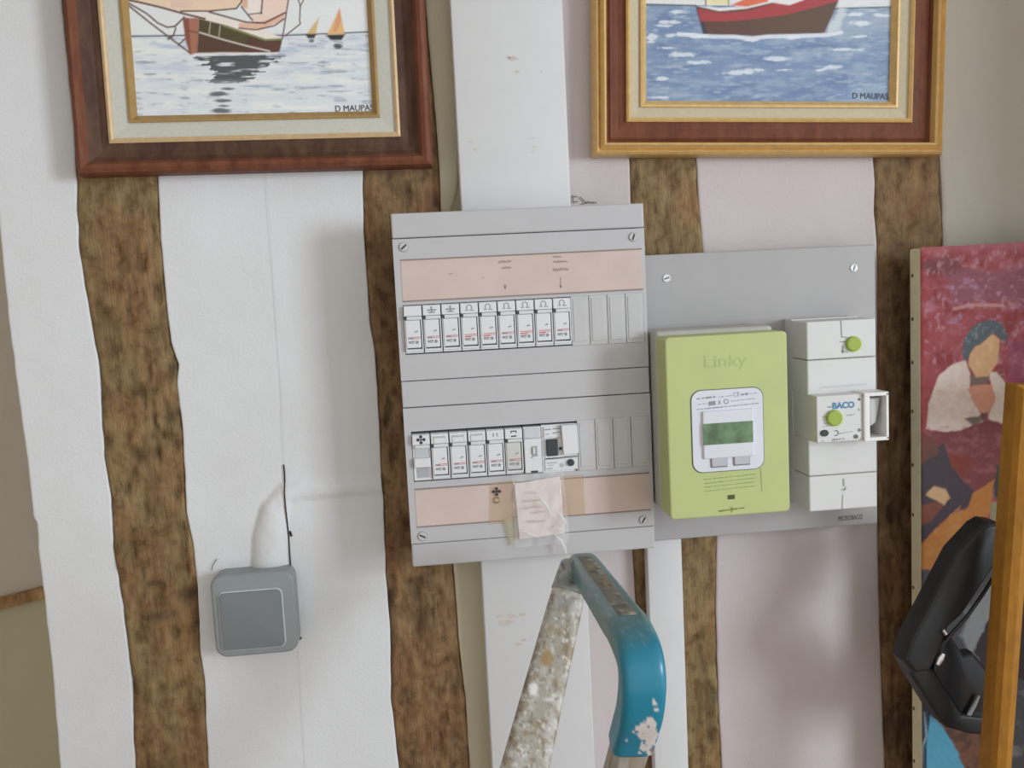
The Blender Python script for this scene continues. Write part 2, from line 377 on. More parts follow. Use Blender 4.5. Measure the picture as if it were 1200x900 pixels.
# side walls, added shading stub, floor
def on_x(px, py, X):
    d = CF*FPX + CR*(px-600) + CU*(450-py); t = (X-CAM[0])/d[0]; return CAM+t*d
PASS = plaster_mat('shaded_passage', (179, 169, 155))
pa = Vector(at(0, 705, .50)); pq = min((Vector(at(48, 693, y)) for y in np.linspace(.45, 2.0, 311)), key=lambda q: abs(q.z-pa.z))
du = Vector((pq.x-pa.x, pq.y-pa.y, 0)).normalized(); dn = Vector((du.y, -du.x, 0)); zr = pa.z
if dn.y > 0: dn = -dn
def oblique(u0, u1, n0, n1, za_, zb_):
    mb = MB(); vs = [mb.bm.verts.new(Vector((pa.x, pa.y, 0))+du*u+dn*n+Vector((0, 0, z))) for z in (za_, zb_) for u, n in ((u0, n0), (u1, n0), (u1, n1), (u0, n1))]
    for f in ((0, 1, 2, 3), (7, 6, 5, 4), (0, 4, 5, 1), (1, 5, 6, 2), (2, 6, 7, 3), (3, 7, 4, 0)): mb.bm.faces.new([vs[i] for i in f])
    bmesh.ops.recalc_face_normals(mb.bm, faces=mb.bm.faces[:]); return mb
o = oblique(-.55, .9, -.06, 0, ZB, 1.0).build('wall_passage', PASS, None); tag(o, kind='structure')
oblique(-.55, .9, -.002, .004, ZB, zr-.011).build('dado', plaster_mat('olive_dado', (172, 164, 138)), o)
tr = oblique(-.55, .9, -.002, .013, zr-.010, zr+.008).build('trim_1', wood_mat('rail_wood', (120, 92, 60), (150, 118, 78), (170, 140, 98), .8, .4, .1), None); tag(tr, kind='structure')
o = MB().box(-1.3, -1.22, -2.6, 0.9, ZB, 1.0).build('wall_left', PASS, None, org=(-1.25, -1, ZB)); tag(o, kind='structure')
o = MB().box(XR, XR+.08, -0.38, 0.024, ZB, ZT).build('shade_wall_right', PLC, None, org=(XR, -.1, ZB)); tag(o, kind='structure')  # unseen stub wall, added and sized to shade the right end
o = MB().box(-1.3, 1.2, -2.6, 2.3, 1.0, 1.05).build('ceiling', plaster_mat('ceiling_white', (205, 203, 198)), None, org=(0, 0, 1.0)); tag(o, kind='structure')
o = MB().box(-1.6, 2.0, -2.6, 2.3, FLOOR-.05, FLOOR).build('floor', wood_mat('floor_boards', (84, 62, 44), (128, 98, 66), (152, 122, 88)), None, org=(0, 0, FLOOR)); tag(o, kind='structure')

# ================================================================== TRUNKING
WHITE = M('white_plastic', (194, 193, 194), .38, var=.015, bmp=.05); 
t = thing('cable_trunking', 'wide white cable trunking running up the wall behind the fuse board', 'trunking', (.131, 0, ZB))
MB().box(.0745, .188, -.020, -.0012, ZB, ZT).build('base_channel', WHITE, t)
MB().box(.0725, .190, -.027, -.008, ZB, ZT, .0025, 3).build('cover', WHITE, t, True)
for (x, y, r, s) in ((601, 68, .005, 1), (596, 67, .003, 2), (606, 69, .002, 3), (606, 84, .004, 4), (634, 84, .0015, 5), (551, 166, .003, 6), (557, 175, .004, 7), (624, 162, .003, 8), (626, 172, .0025, 9), (624, 178, .002, 10), (592, 730, .012, 11), (600, 722, .008, 12), (586, 722, .006, 13), (612, 720, .006, 14), (607, 755, .006, 15), (614, 750, .005, 16)):
    mb = MB(); p = at(x, y, -.0273); rnd = random.Random(s); n = 11
    k = .35 if s > 3 else .55
    mb.bm.faces.new([mb.bm.verts.new((p[0]+r*math.cos(2*math.pi*i/n)*rnd.uniform(.5, 1.1), -.02725, p[2]+r*k*math.sin(2*math.pi*i/n)*rnd.uniform(.5, 1.1))) for i in range(n)])
    mb.build('scuff_mark', M('scuff', (186, 178, 170), .8, var=.08, vscale=200), t)
WIRE = [(535, 120), (536.5, 180), (536, 215), (533, 232), (529.5, 243), (528, 262)]
mb = MB(); pw = [Vector(at(a, b, -.006)) for a, b in WIRE]; vr = []
for i, q in enumerate(pw):
    vr.append([mb.bm.verts.new(q+Vector((.0011*math.cos(k*math.pi/4), .0011*math.sin(k*math.pi/4), 0))) for k in range(8)])
for a, b in zip(vr[:-1], vr[1:]):
    for k in range(8): mb.bm.faces.new((a[k], a[(k+1) % 8], b[(k+1) % 8], b[k]))
mb.bm.faces.new(vr[0]); mb.bm.faces.new(vr[-1][::-1]); bmesh.ops.recalc_face_normals(mb.bm, faces=mb.bm.faces[:])
tag(mb.build('wire', M('wire_cream', (150, 140, 104), .5), None, True), 'thin cream wire beside the wide trunking, dropping behind the fuse board', 'wire')
t = thing('cable_trunking', 'narrow white cable trunking below the meter panel, in front of a post', 'trunking', (.280, 0, ZB))
MB().box(.2615, .2985, -.016, -.0038, ZB, -.345).build('base_channel', WHITE, t)
MB().box(.2600, .3000, -.022, -.006, ZB, -.345, .002, 3).build('cover', WHITE, t, True)

# ================================================================== SWITCH
GREY = M('switch_grey', (132, 138, 139), .42, var=.03, bmp=.08); GREYD = M('switch_rocker_grey', (112, 117, 119), .45, var=.03, bmp=.08); EDGE = M('switch_edge_highlight', (178, 184, 186), .4)
t = thing('light_switch', 'grey surface-mounted rocker light switch in the broken plaster', 'light switch', (-.172, 0, -.452))
MB().prism(rrect(-.2155, -.1300, -.4560, -.3675, .011), -.022, .0015, .002).build('back_box', GREY, t, True)
MB().prism(rrect(-.2170, -.1290, -.4575, -.3665, .013), -.0285, -.014, .0035, 4).build('cover', GREY, t, True)
MB().prism(rrect(-.2098, -.1418, -.4500, -.3842, .007), -.0300, -.026, .0008).build('frame_edge_highlight', EDGE, t, True)  # pale rim colours in the highlight line around the rocker
MB().prism(rrect(-.2085, -.1432, -.4487, -.3857, .0055), -.0318, -.0270, .0010, 3).build('rocker', GREYD, t, True)

# ================================================================== FUSE BOARD
KP = (1.02924-.078)/(1.02924-.100)
def lp(x, z): return CAM[0]+(x-CAM[0])*KP, CAM[2]+(z-CAM[2])*KP      # board dimensions
PF = -.078
PANEL = M('board_grey', (174, 172, 174), .42, var=.02, bmp=.06, bscale=600); PLIGHT = M('blank_grey', (177, 176, 176), .42, var=.02)
DARK = M('slot_dark', (58, 58, 60), .6); SALMON = M('label_card', (190, 172, 164), .7, var=.05, vscale=22)
xa, za = lp(0, 0); xb, zb = lp(.25, -.3525)
fb = thing('fuse_board', 'light grey two-row fuse board hung at the middle of the wall', 'fuse board', (xa, -.0275, zb))
MB().box(xa+.003, xb-.003, -.052, -.0275, zb+.003, za-.003, .002).build('back_box', PANEL, fb)
z1, z2, z3, z4 = [lp(0, v)[1] for v in (-.0243, -.1638, -.1905, -.3288)]
gp = .0004
MB().box(xa, xb, PF, -.045, z1+gp, za, .0015, 2).build('end_cap', PANEL, fb)
MB().box(xa, xb, PF, -.045, z3+gp, z2-gp, .0010, 2).build('middle_band', PANEL, fb)
MB().box(xa, xb, PF, -.045, zb, z4-gp, .0015, 2).build('end_cap', PANEL, fb)
def plate(zt, zbm, wx0, wx1, wz0, wz1):
    mb = MB()
    mb.box(xa, wx0, PF, -.050, zbm, zt); mb.box(wx1, xb, PF, -.050, zbm, zt); mb.box(wx0, wx1, PF, -.050, wz1, zt); mb.box(wx0, wx1, PF, -.050, zbm, wz0)
    return mb.build('cover_plate', PANEL, fb)
wx0, wz1 = lp(.0062, -.0890); wx1, wz0 = lp(.2465, -.1378); plate(z1-gp, z2+gp, wx0, wx1, wz0, wz1)
vx0, vz1 = lp(.0065, -.2145); vx1, vz0 = lp(.2465, -.2655); plate(z3-gp, z4+gp, vx0, vx1, vz0, vz1)
for (a, b, c, d) in ((wx0, wx1, wz0, wz1), (vx0, vx1, vz0, vz1)): MB().box(a, b, -.060, -.050, c, d).build('module_well', DARK, fb)
# label strips
for zt, zq in ((-.0455, -.0850), (-.2732, -.3112)):
    x0, zz1 = lp(.0068, zt); x1, zz0 = lp(.2466, zq)
    s = MB().box(x0, x1, PF-.0004, PF+.002, zz0, zz1).build('label_strip', SALMON, fb)
    LINE = M('strip_groove', (134, 118, 112), .7)
    MB().box(x0, x1, PF-.0009, PF+.001, zz1-.0004, zz1+.0010).build('strip_edge', LINE, s); MB().box(x0, x1, PF-.0009, PF+.001, zz0-.0010, zz0+.0004).build('strip_edge', LINE, s)
    if zt > -.1:
        mb = MB()
        def hw(px, py, wpx, amp, seed, slope=-.04):
            rnd = random.Random(seed); pts = []
            n = int(wpx/1.1)
            for i in range(n+1):
                x = px+wpx*i/n; y = py+slope*(x-px)+(amp if i % 2 else -amp)*rnd.uniform(.2, 1.0); p = at(x, y, PF-.0006); pts.append((p[0], p[2]))
            mb.stroke(pts, .0006, PF-.0006)
        hw(584, 307, 15, 1.8, 1); hw(588, 314, 11, 1.3, 2); hw(648, 301, 10, 1.2, 3); hw(648, 307, 17, 1.6, 4); hw(648, 316, 18, 2.0, 5)
        for pl in ([(592, 337), (592, 333)], [(591, 335), (592, 338), (593.3, 335)], [(657, 325), (657, 337)], [(656, 334), (657, 337), (658, 334)], [(526, 321), (530, 320.5)], [(565, 325), (567, 326)]):
            P = [at(x, y, PF-.0006) for x, y in pl]; mb.stroke([(p[0], p[2]) for p in P], .0008, PF-.0006)
        mb.build('handwriting', M('pencil_faint', (150, 132, 128), .8), s)
def screw(x, z, y, parent, r, ang, slotmat, headmat):
    s = MB().disc(x, z, r, y-.0012, y+.0005, 20, .0004).build('screw', headmat, parent, True)
    d = Vector((math.cos(ang), math.sin(ang)))*r*.62
    MB().stroke([(x-d.x, z-d.y), (x+d.x, z+d.y)], r*.42, y-.00125).build('slot', slotmat, s); return s
for x, z, a in ((.0106, -.0325, .7), (.2386, -.0330, 1.2), (.0115, -.3210, -.5), (.2386, -.3216, 1.0)):
    X, Z = lp(x, z)
    MB().disc(X, Z, .0050, PF-.0003, PF+.001, 24).build('screw_recess', M('recess_grey', (150, 150, 150), .6), fb)
    screw(X, Z, PF-.0004, fb, .0043, a, DARK, PLIGHT)
# blank modules on the right of both rows
for i in range(4):
    for (x0, zz1, zz0, n0) in ((.1722, -.0888, -.1382, 0), (.1733, -.2138, -.2655, 1)):
        a, b = lp(x0+i*.01855+.0002, zz1); c, d = lp(x0+(i+1)*.01855-.0003, zz0)
        bl = MB().box(a, c, PF-.0012, PF+.006, d, b, .0005).build('blank_cover', PLIGHT, fb)
        MB().box(a+.0022, c-.0030, PF-.0019, PF, d+.004, b-.003, .0004).build('raised_face', PLIGHT, bl)

# ---- fuse holders (each can be unclipped from the rail)
MWHITE = M('module_white', (204, 204, 206), .35, var=.015); MGREY = M('module_grey', (184, 184, 188), .35); INK = M('ink_black', (62, 60, 62), .6); INKG = M('ink_grey', (136, 136, 138), .6); RED = M('ink_red', (192, 120, 124), .6)
CLEAR = M('smoked_window', (196, 197, 198), .25)
MW = .01845*KP; MH = .0480*KP
CACHE = {}
def cmesh(key, fn, mat, smooth=False):
    if key not in CACHE: CACHE[key] = fn().mesh(key, mat, smooth)
    return CACHE[key]
def ring(mb, cx, cz, r, wd, y, a0=0, a1=360, n=14, sz=1.0):
    mb.stroke([(cx+r*math.cos(math.radians(a0+(a1-a0)*i/n)), cz+sz*r*math.sin(math.radians(a0+(a1-a0)*i/n))) for i in range(n+1)], wd, y)
def icon(kind):
    mb = MB(); y = -.0046; cx, cz = MW/2, -.0058
    if kind == 'lamp': ring(mb, cx, cz+.0005, .0026, .0009, y, -40, 220); mb.stroke([(cx-.0040, cz-.0022), (cx-.0015, cz-.0022)], .0009, y); mb.stroke([(cx+.0010, cz-.0024), (cx+.0042, cz-.0024)], .0010, y)
    elif kind == 'star': mb.stroke([(cx-.004, cz), (cx+.004, cz)], .0014, y); mb.stroke([(cx, cz-.0018), (cx, cz+.0030)], .0016, y); mb.stroke([(cx-.0028, cz-.0024), (cx+.0028, cz-.0024)], .0012, y)
    elif kind == 'cross':
        for a in (0, 90, 180, 270):
            r = math.radians(a); mb.disc(cx+.0030*math.cos(r), cz+.0030*math.sin(r), .0017, y-.0001, y+.0001, 10)
        mb.stroke([(cx-.003, cz), (cx+.003, cz)], .0009, y); mb.stroke([(cx, cz-.003), (cx, cz+.003)], .0009, y)
    elif kind == 'bars': mb.stroke([(cx-.0024, cz+.0026), (cx+.0024, cz+.0026)], .0011, y); mb.stroke([(cx-.0024, cz-.0026), (cx+.0024, cz-.0026)], .0013, y); mb.stroke([(cx-.0026, cz+.0026), (cx-.0026, cz+.001)], .0009, y); mb.stroke([(cx+.0026, cz+.0026), (cx+.0026, cz+.001)], .0009, y)
    elif kind == 'dots': mb.stroke([(cx-.002, cz+.0015), (cx-.002, cz-.0012)], .0012, y); mb.stroke([(cx+.002, cz+.0015), (cx+.002, cz-.0012)], .0012, y)
    return mb
def fuse_holder(x, ztop, label, kind, group, slot=False, opened=False, redprint=False, smoked=False):
    t = thing('fuse_holder', label, 'fuse holder', (x, PF, ztop), group)
    L = lambda n, me, p=t: add(n, me, p)
    L('body', cmesh('fh_body', lambda: MB().box(.0004, MW-.0004, -.0004, .018, -MH+.0006, -.0006, .0003), MWHITE))
    lh = L('label_holder', cmesh('fh_label', lambda: MB().box(.0007, MW-.0007, -.0044, .001, -.0110, -.0011, .0004), MWHITE))
    if kind: L('symbol', cmesh('icon_'+kind, lambda: icon(kind), INK if kind in ('cross', 'bars') else INKG), lh)
    if slot:
        L('card_slot', cmesh('fh_slot', lambda: MB().box(.0030, MW-.0034, -.0048, -.0040, -.0100, -.0034), M('slot_shadow', (168, 166, 164), .5)), lh)
        L('card', cmesh('fh_card', lambda: MB().box(.0034, MW-.0040, -.0052, -.0042, -.0104, -.0052, .0003), MWHITE), lh)
    L('hinge', cmesh('fh_hinge', lambda: MB().box(.0030, MW-.0010, -.0038, .001, -.0148, -.0114, .0004), CLEAR))
    if not opened: L('clip', cmesh('fh_clip', lambda: MB().box(-.0002, .0026, -.0042, .001, -.0144, -.0112), DARK))
    if opened:
        L('fuse_bay', cmesh('fh_bay', lambda: MB().box(.0026, MW-.0022, -.0012, .001, -.0252, -.0150), M('bay_grey', (176, 178, 182), .5)))
        L('fuse_carrier', cmesh('fh_car', lambda: MB().box(.0014, MW-.0010, -.0048, .001, -.0345, -.0250, .0008), MWHITE))
        L('fuse_bay', cmesh('fh_bay2', lambda: MB().box(.0040, MW-.0030, -.0012, .001, -.0455, -.0350), M('bay_grey2', (160, 160, 166), .5)))
        return t
    d = L('door', cmesh('fh_door_s' if smoked else 'fh_door', lambda: MB().box(.0016, MW-.0028, -.0040, .001, -.0430, -.0152, .0005), M('door_smoke', (190, 188, 184), .25) if smoked else MWHITE))
    L('door_gap', cmesh('fh_gap', lambda: MB().box(MW-.0027, MW-.0018, -.0010, .0005, -.0434, -.0150).box(.0024, MW-.0018, -.0010, .0005, -.0441, -.0431), DARK))
    L('frame_rim', cmesh('fh_rim', lambda: MB().box(MW-.0017, MW-.0006, -.0034, .001, -.0462, -.0114, .0002).box(.0006, .0014, -.0034, .001, -.0462, -.0150, .0002).box(.0006, MW-.0006, -.0034, .001, -.0464, -.0444, .0003), MWHITE))
    def pr():
        mb = MB(); mb.stroke([(.0040, -.0325), (MW-.0034, -.0322)], .0008, -.00415); mb.stroke([(.0086, -.0338), (MW-.0034, -.0337)], .0006, -.00415)
        if redprint: mb.stroke([(.0042, -.0345), (.0100, -.0344)], .0016, -.00415)
        return mb
    L('red_print', cmesh('fh_red%d' % redprint, pr, RED), d)
    def pk():
        mb = MB()
        if not redprint: mb.stroke([(.0042, -.0334), (.0084, -.0334)], .0013, -.0042)
        mb.stroke([(.0046, -.0372), (.0062, -.0372)], .0022, -.0042); mb.stroke([(.0074, -.0366), (.0092, -.0366)], .0014, -.0042); mb.stroke([(.0074, -.0384), (.0090, -.0384)], .0008, -.0042)
        mb.disc(.0122, -.0374, .0017, -.0042, -.0039, 12); mb.stroke([(.0108, -.0270), (.0132, -.0262)], .0012, -.0042)
        return mb
    L('small_print', cmesh('fh_blk%d' % redprint, pk, INKG), d)
    return t
ORD = ['first', 'second', 'third', 'fourth', 'fifth', 'sixth', 'seventh', 'eighth', 'ninth']
for i in range(9):
    x, z = lp(.0062+i*.01845, -.0892)
    k = None if i == 0 else 'star' if i < 3 else 'lamp'
    dsc = 'with a plain unmarked tag' if i == 0 else 'with a faint grey plug mark' if i < 3 else 'with a lamp mark'
    fuse_holder(x, z, '%s fuse holder from left in upper row, %s' % (ORD[i], dsc), k, 'fuse holders of the upper row', redprint=i in (3, 4, 6, 7))
low = [('cross', 'opened, with a black four-lobed mark', dict(opened=True)), (None, 'with an empty card slot', dict(slot=True)), (None, 'with an empty card slot', dict(slot=True)), (None, 'with an empty card slot', dict(slot=True)), ('dots', 'with two small grey marks', {}), ('bars', 'with a bracket mark and smoked door', dict(smoked=True))]
for i, (k, d, kw) in enumerate(low):
    x, z = lp(.0067+i*.01850, -.2168)
    fuse_holder(x, z, '%s fuse holder from left in lower row, %s' % (ORD[i], d), k, 'fuse holders of the lower row', **kw)
# impulse relay
x, z = lp(.1180, -.2168)
t = thing('relay_module', 'narrow white relay module with small toggle beside the residual current switch', 'relay', (x, PF, z))
o0 = Vector((x, PF, z))
def bxl(mb, *a): return mb
def loc(mb, name, mat, parent, smooth=False):
    me = mb.mesh(name, mat, smooth); return add(name, me, parent)
loc(MB().box(.0004, MW-.0004, -.0010, .018, -MH+.0004, -.0004, .0004), 'body', MWHITE, t)
loc(MB().box(.0012, MW-.0012, -.0030, 0, -.0118, -.0016, .0005), 'label_cover', M('module_cover_grey', (186, 187, 190), .3), t)
loc(MB().box(.0006, MW-.0006, -.0042, 0, -.0480, -.0126, .0006), 'front', MWHITE, t)
loc(MB().box(.0080, .0140, -.0044, -.003, -.0310, -.0200), 'toggle_slot', M('slot_mid', (150, 150, 152), .5), t)
loc(MB().box(.0090, .0110, -.0064, -.004, -.0282, -.0212, .0004), 'toggle', MWHITE, t)
loc(MB().stroke([(.0068, -.0318), (.0088, -.0318)], .0009, -.00435), 'small_print', INKG, t)
loc(MB().box(.0064, .0136, -.0044, -.003, -.0478, -.0458), 'foot_slot', DARK, t)
# residual current switch
x, z = lp(.1362, -.2160); RW = (.1733-.1362)*KP
t = thing('residual_current_switch', 'two-module residual current switch with black lever and round test button', 'circuit breaker', (x, PF, z))
loc(MB().box(.0004, RW-.0004, -.0010, .018, -.0505, -.0004, .0004), 'body', MWHITE, t)
loc(MB().box(.0030, .0200, -.0030, 0, -.0140, -.0020, .0004), 'label_cover', MWHITE, t)
mb = MB(); mb.stroke([(.0040, -.0050), (.0100, -.0048)], .0013, -.0031).stroke([(.0126, -.0046), (.0190, -.0043)], .0013, -.0031).stroke([(.0126, -.0090), (.0144, -.0089)], .0014, -.0031).stroke([(.0154, -.0086), (.0190, -.0084)], .0011, -.0031).stroke([(.0044, -.0098), (.0082, -.0096)], .0008, -.0031)
loc(mb, 'small_print', INKG, t)
loc(MB().box(.0030, .0225, -.0022, 0, -.0350, -.0146, .0004), 'lever_bay', MWHITE, t)
loc(MB().box(.0048, .0168, -.0055, 0, -.0325, -.0152, .0010), 'lever', DARK, t)
loc(MB().box(.0182, .0212, -.0030, 0, -.0270, -.0240, .0003), 'indicator', DARK, t)
loc(MB().prism([(.0208, -.0010), (RW-.0010, -.0010), (RW-.0006, -.0310), (.0228, -.0322), (.0218, -.0300)], -.0075, 0, .0008), 'cover_block', MWHITE, t)
loc(MB().box(.0030, RW-.0010, -.0028, 0, -.0482, -.0362, .0004), 'lower_face', MWHITE, t)
loc(MB().stroke([(.0036, -.0356), (RW-.0012, -.0348)], .0009, -.0024), 'joint', INK, t)
loc(MB().disc(.0296, -.0408, .0036, -.0056, -.002, 20, .0007), 'test_button', DARK, t, True)
loc(MB().disc(.0200, -.0432, .0024, -.0030, -.002, 16), 'seal_mark', M('seal_grey', (168, 168, 170), .5), t)
mb = MB(); mb.stroke([(.0050, -.0402), (.0150, -.0398)], .0007, -.0030).stroke([(.0056, -.0426), (.0116, -.0422)], .0006, -.0030).stroke([(.0050, -.0460), (.0100, -.0456)], .0010, -.0030)
loc(mb, 'small_print', INKG, t)
loc(MB().disc(.0358, -.0494, .0010, -.0022, 0, 10), 'pin', DARK, t)

# ---- note taped over the lower strip
t = thing('taped_note', 'small crumpled paper note under clear tape on the lower label strip', 'note', tuple(at(634, 628, PF)))
def warp_quad(c, nx, nz, yf):
    out = np.zeros((nz, nx, 3))
    for j in range(nz):
        for i in range(nx):
            u, v = i/(nx-1), j/(nz-1)
            p = (1-v)*((1-u)*np.array(c[0])+u*np.array(c[1]))+v*((1-u)*np.array(c[3])+u*np.array(c[2]))
            Y = yf(u, v); out[j, i] = at(p[0], p[1], Y)
    return out
NOTE = M('note_paper', (208, 194, 190), .75, var=.05, vscale=60, bmp=.2, bscale=200)
P = warp_quad([(603, 567), (656, 558), (662, 625), (609, 632)], 16, 20, lambda u, v: PF-.0022-.004*v**2*(.5+.5*math.sin(u*5+1))-.0015*math.sin(v*7+u*3)**2)
add('paper', grid_mesh('paper', P-np.array(ORG[t.name]), NOTE, True, True), t)
mb = MB()
def hw2(px, py, wpx, amp, seed, slope=-.12):
    rnd = random.Random(seed); n = int(wpx/1.3); pts = []
    for i in range(n+1):
        xx = px+wpx*i/n; y = py+slope*(xx-px)+(amp if i % 2 else -amp)*rnd.uniform(.2, 1); p = at(xx, y, PF-.0078); pts.append((p[0], p[2]))
    mb.stroke(pts, .0006, PF-.0078)
hw2(620, 578, 8, 2, 11); hw2(612, 588, 24, 1.6, 12); hw2(613, 596, 22, 1.8, 13); hw2(624, 601, 14, 1.6, 14); hw2(617, 612, 22, 1.6, 15, -.06)
mb.build('handwriting', M('ink_pale_red', (184, 158, 156), .8), t)
TAN = clear_mat('old_tape', (196, 166, 132), .36, .25)
for c in ([(574, 566), (604, 563), (607, 612), (574, 615)], [(655, 558), (684, 556), (686, 602), (660, 606)]):
    P = warp_quad(c, 8, 10, lambda u, v: PF-.0012-.0004*math.sin(u*4)); add('tape_strip', grid_mesh('tape_strip', P-np.array(ORG[t.name]), TAN, True, True), t)
CT = clear_mat('clear_tape', (235, 236, 236), .20, .06)
P = warp_quad([(600, 556), (660, 552), (668, 636), (604, 642)], 26, 30, lambda u, v: PF-.0085-.0030*abs(math.sin(u*9+v*4))*v-.0022*math.sin(v*6+u*11)**2-.006*max(0, v-.75)*u)
add('clear_tape', grid_mesh('clear_tape', P-np.array(ORG[t.name]), CT, True, True), t)
P = warp_quad([(588, 608), (612, 606), (610, 630), (596, 640)], 8, 8, lambda u, v: PF-.0012-.002*math.sin(u*6)**2); add('tape_strip', grid_mesh('tape_strip', P-np.array(ORG[t.name]), clear_mat('yellowed_tape', (196, 188, 160), .5, .2), True, True), t)
# the folded, shiny creases of the tape
for pl, r in (([(633, 583), (640, 592), (645, 601)], .0016), ([(655, 600), (662, 612), (658, 620), (650, 618)], .0018), ([(650, 626), (658, 634), (663, 648)], .0016), ([(657, 562), (656, 575), (659, 590)], .0010), ([(655, 632), (662, 640), (664, 650)], .0012), ([(612, 622), (622, 626), (634, 631)], .0010), ([(600, 560), (603, 568)], .0010)):
    pts = [Vector(at(a, b, PF-.0120)) for a, b in pl]
    rings = []; mb = MB()
    for i, p in enumerate(pts):
        d = (pts[min(i+1, len(pts)-1)]-pts[max(i-1, 0)]).normalized(); n1 = d.cross(Vector((0, 1, 0))).normalized(); rr = r*(.4 if i in (0, len(pts)-1) else 1)
        rings.append([mb.bm.verts.new(p+n1*rr*math.cos(k*math.pi/3)+Vector((0, 1, 0))*rr*.6*math.sin(k*math.pi/3)) for k in range(6)])
    for a, b in zip(rings[:-1], rings[1:]):
        for k in range(6): mb.bm.faces.new((a[k], a[(k+1) % 6], b[(k+1) % 6], b[k]))
    mb.build('tape_crease', clear_mat('tape_fold', (245, 245, 245), .55, .12), t, True)
# printed marks beside the note
mb = MB(); p = at(582, 576, PF-.0018)
for a in (0, 90, 180, 270): mb.disc(p[0]+.0030*math.cos(math.radians(a)), p[2]+.0030*math.sin(math.radians(a)), .0017, PF-.0022, PF-.0020, 10)
mb.stroke([(p[0]-.003, p[2]), (p[0]+.003, p[2])], .001, PF-.0021).stroke([(p[0], p[2]-.003), (p[0], p[2]+.003)], .001, PF-.0021)
mb.build('printed_mark', INK, t)
mb = MB(); p = at(582, 586, PF-.0018); ring(mb, p[0], p[2], .0030, .0009, PF-.0021, 20, 340); mb.build('printed_mark', M('ink_brown', (150, 124, 96), .7), t)

# ================================================================== METER PANEL
RF = -.040
KR = (1.02924-.040)/(1.02924-.045)
def rp(x, z, Y0=.045, Y1=.040): k = (1.02924-Y1)/(1.02924-Y0); return CAM[0]+(x-CAM[0])*k, CAM[2]+(z-CAM[2])*k
rx0 = xb+.0006; rx1, rz0 = rp(.5192, -.3612); _, rz1 = rp(.5, -.0504)
PLATE = M('plate_grey', (155, 152, 152), .42, var=.025, bmp=.06, bscale=600)
mp = thing('meter_panel', 'darker grey mounting panel right of the fuse board, carrying the meter', 'panel', (rx0, -.001, rz0))
MB().box(rx0, rx1, RF, -.0235, rz0, rz1, .0015, 2).build('plate', PLATE, mp)
MB().box(rx0+.055, rx1-.006, -.026, -.003, rz0+.02, rz1-.01).build('back_box', PLATE, mp)
for px, py, a in ((781, 326, .3), (1000.5, 314, 1.3)):
    p = at(px, py, RF); screw(p[0], p[2], RF, mp, .0042, a, M('slot_soft', (110, 110, 112), .5), M('screw_silver', (205, 205, 206), .3, .3))
p = at(983, 609.5, RF-.0004); text_obj('lettering', 'MICROBACO', .0078, p[0]-.0008, p[2]-.001, RF-.0006, M('ink_olive', (86, 88, 78), .6), mp, 'LEFT', .012, .62)
mb = MB(); a = at(766, 393.5, RF-.0006); b = at(848, 386, RF-.0006); mb.stroke([(a[0], a[2]), (b[0], b[2])], .002, RF-.0006); mb.build('cable_slot', DARK, mp)

# ---- smart meter
def ly(x, z): return rp(x, z, .1231, .132)
LF = -.132
lx0, lz1 = ly(.2612, -.1338); lx1, lz0 = ly(.3862, -.3182)
GREEN = M('meter_green', (170, 178, 120), .40, var=.02, bmp=.05, bscale=500); MBODY = M('meter_body_grey', (168, 168, 162), .5)
mt = thing('electricity_meter', 'lime green electricity meter with small screen on the grey panel', 'meter', (lx0, RF, lz0))
MB().box(lx0-.0010, lx1-.002, -.100, RF-.0008, lz0+.002, lz1+.0045, .004, 3).build('body', MBODY, mt)
MB().prism(rrect(lx0, lx1, lz0, lz1, .0045), LF, -.098, .0015, 2).build('cover', GREEN, mt, True)
def lq(px, py, Y): p = at(px, py, Y); return p[0], p[2]
wxa, wza = lq(810, 461, LF); wxb, wzb = lq(895, 552, LF)
wz_t = (lq(850, 454, LF)[1]+lq(812, 461, LF)[1])/2; wz_b = lq(855, 550.5, LF)[1]
wxa = lq(811, 510, LF)[0]; wxb = lq(894, 500, LF)[0]; wz_t = lq(852, 456, LF)[1]; wz_b = lq(856, 551, LF)[1]
MB().prism(rrect(wxa-.0008, wxb+.0008, wz_b-.0008, wz_t+.0008, .0105), LF-.0004, LF+.002).build('window_edge', M('edge_dark', (92, 96, 84), .5), mt)
win = MB().prism(rrect(wxa, wxb, wz_b, wz_t, .010), LF-.0012, LF+.002, .0003).build('window_panel', M('meter_white', (200, 200, 208), .3, var=.015), mt)
bx0 = lq(823, 515, LF)[0]; bx1 = lq(882, 505, LF)[0]; bz1 = lq(852, 480, LF)[1]; bz0 = lq(856, 535.5, LF)[1]
MB().box(bx0, bx1, LF-.0036, LF, bz0, bz1, .0012, 2).build('display_block', M('meter_white', (216, 216, 224), .3), mt)
sz1 = lq(853, 495, LF-.004)[1]; sz0 = lq(853, 520, LF-.004)[1]; sx0 = lq(824.5, 512, LF-.004)[0]; sx1 = lq(882.5, 506, LF-.004)[0]
scr, nt, bs = base_mat('lcd_green', .15, 0, .5); n = nodes_noise(nt, 55, 3); r = ramp(nt, n.outputs['Fac'], [(.3, rgba((74, 92, 68))), (.55, rgba((100, 128, 92))), (.75, rgba((126, 136, 112)))]); nt.links.new(r.outputs[0], bs.inputs['Base Color'])
MB().box(sx0, sx1, LF-.0042, LF-.002, sz0, sz1).build('screen', scr, mt)
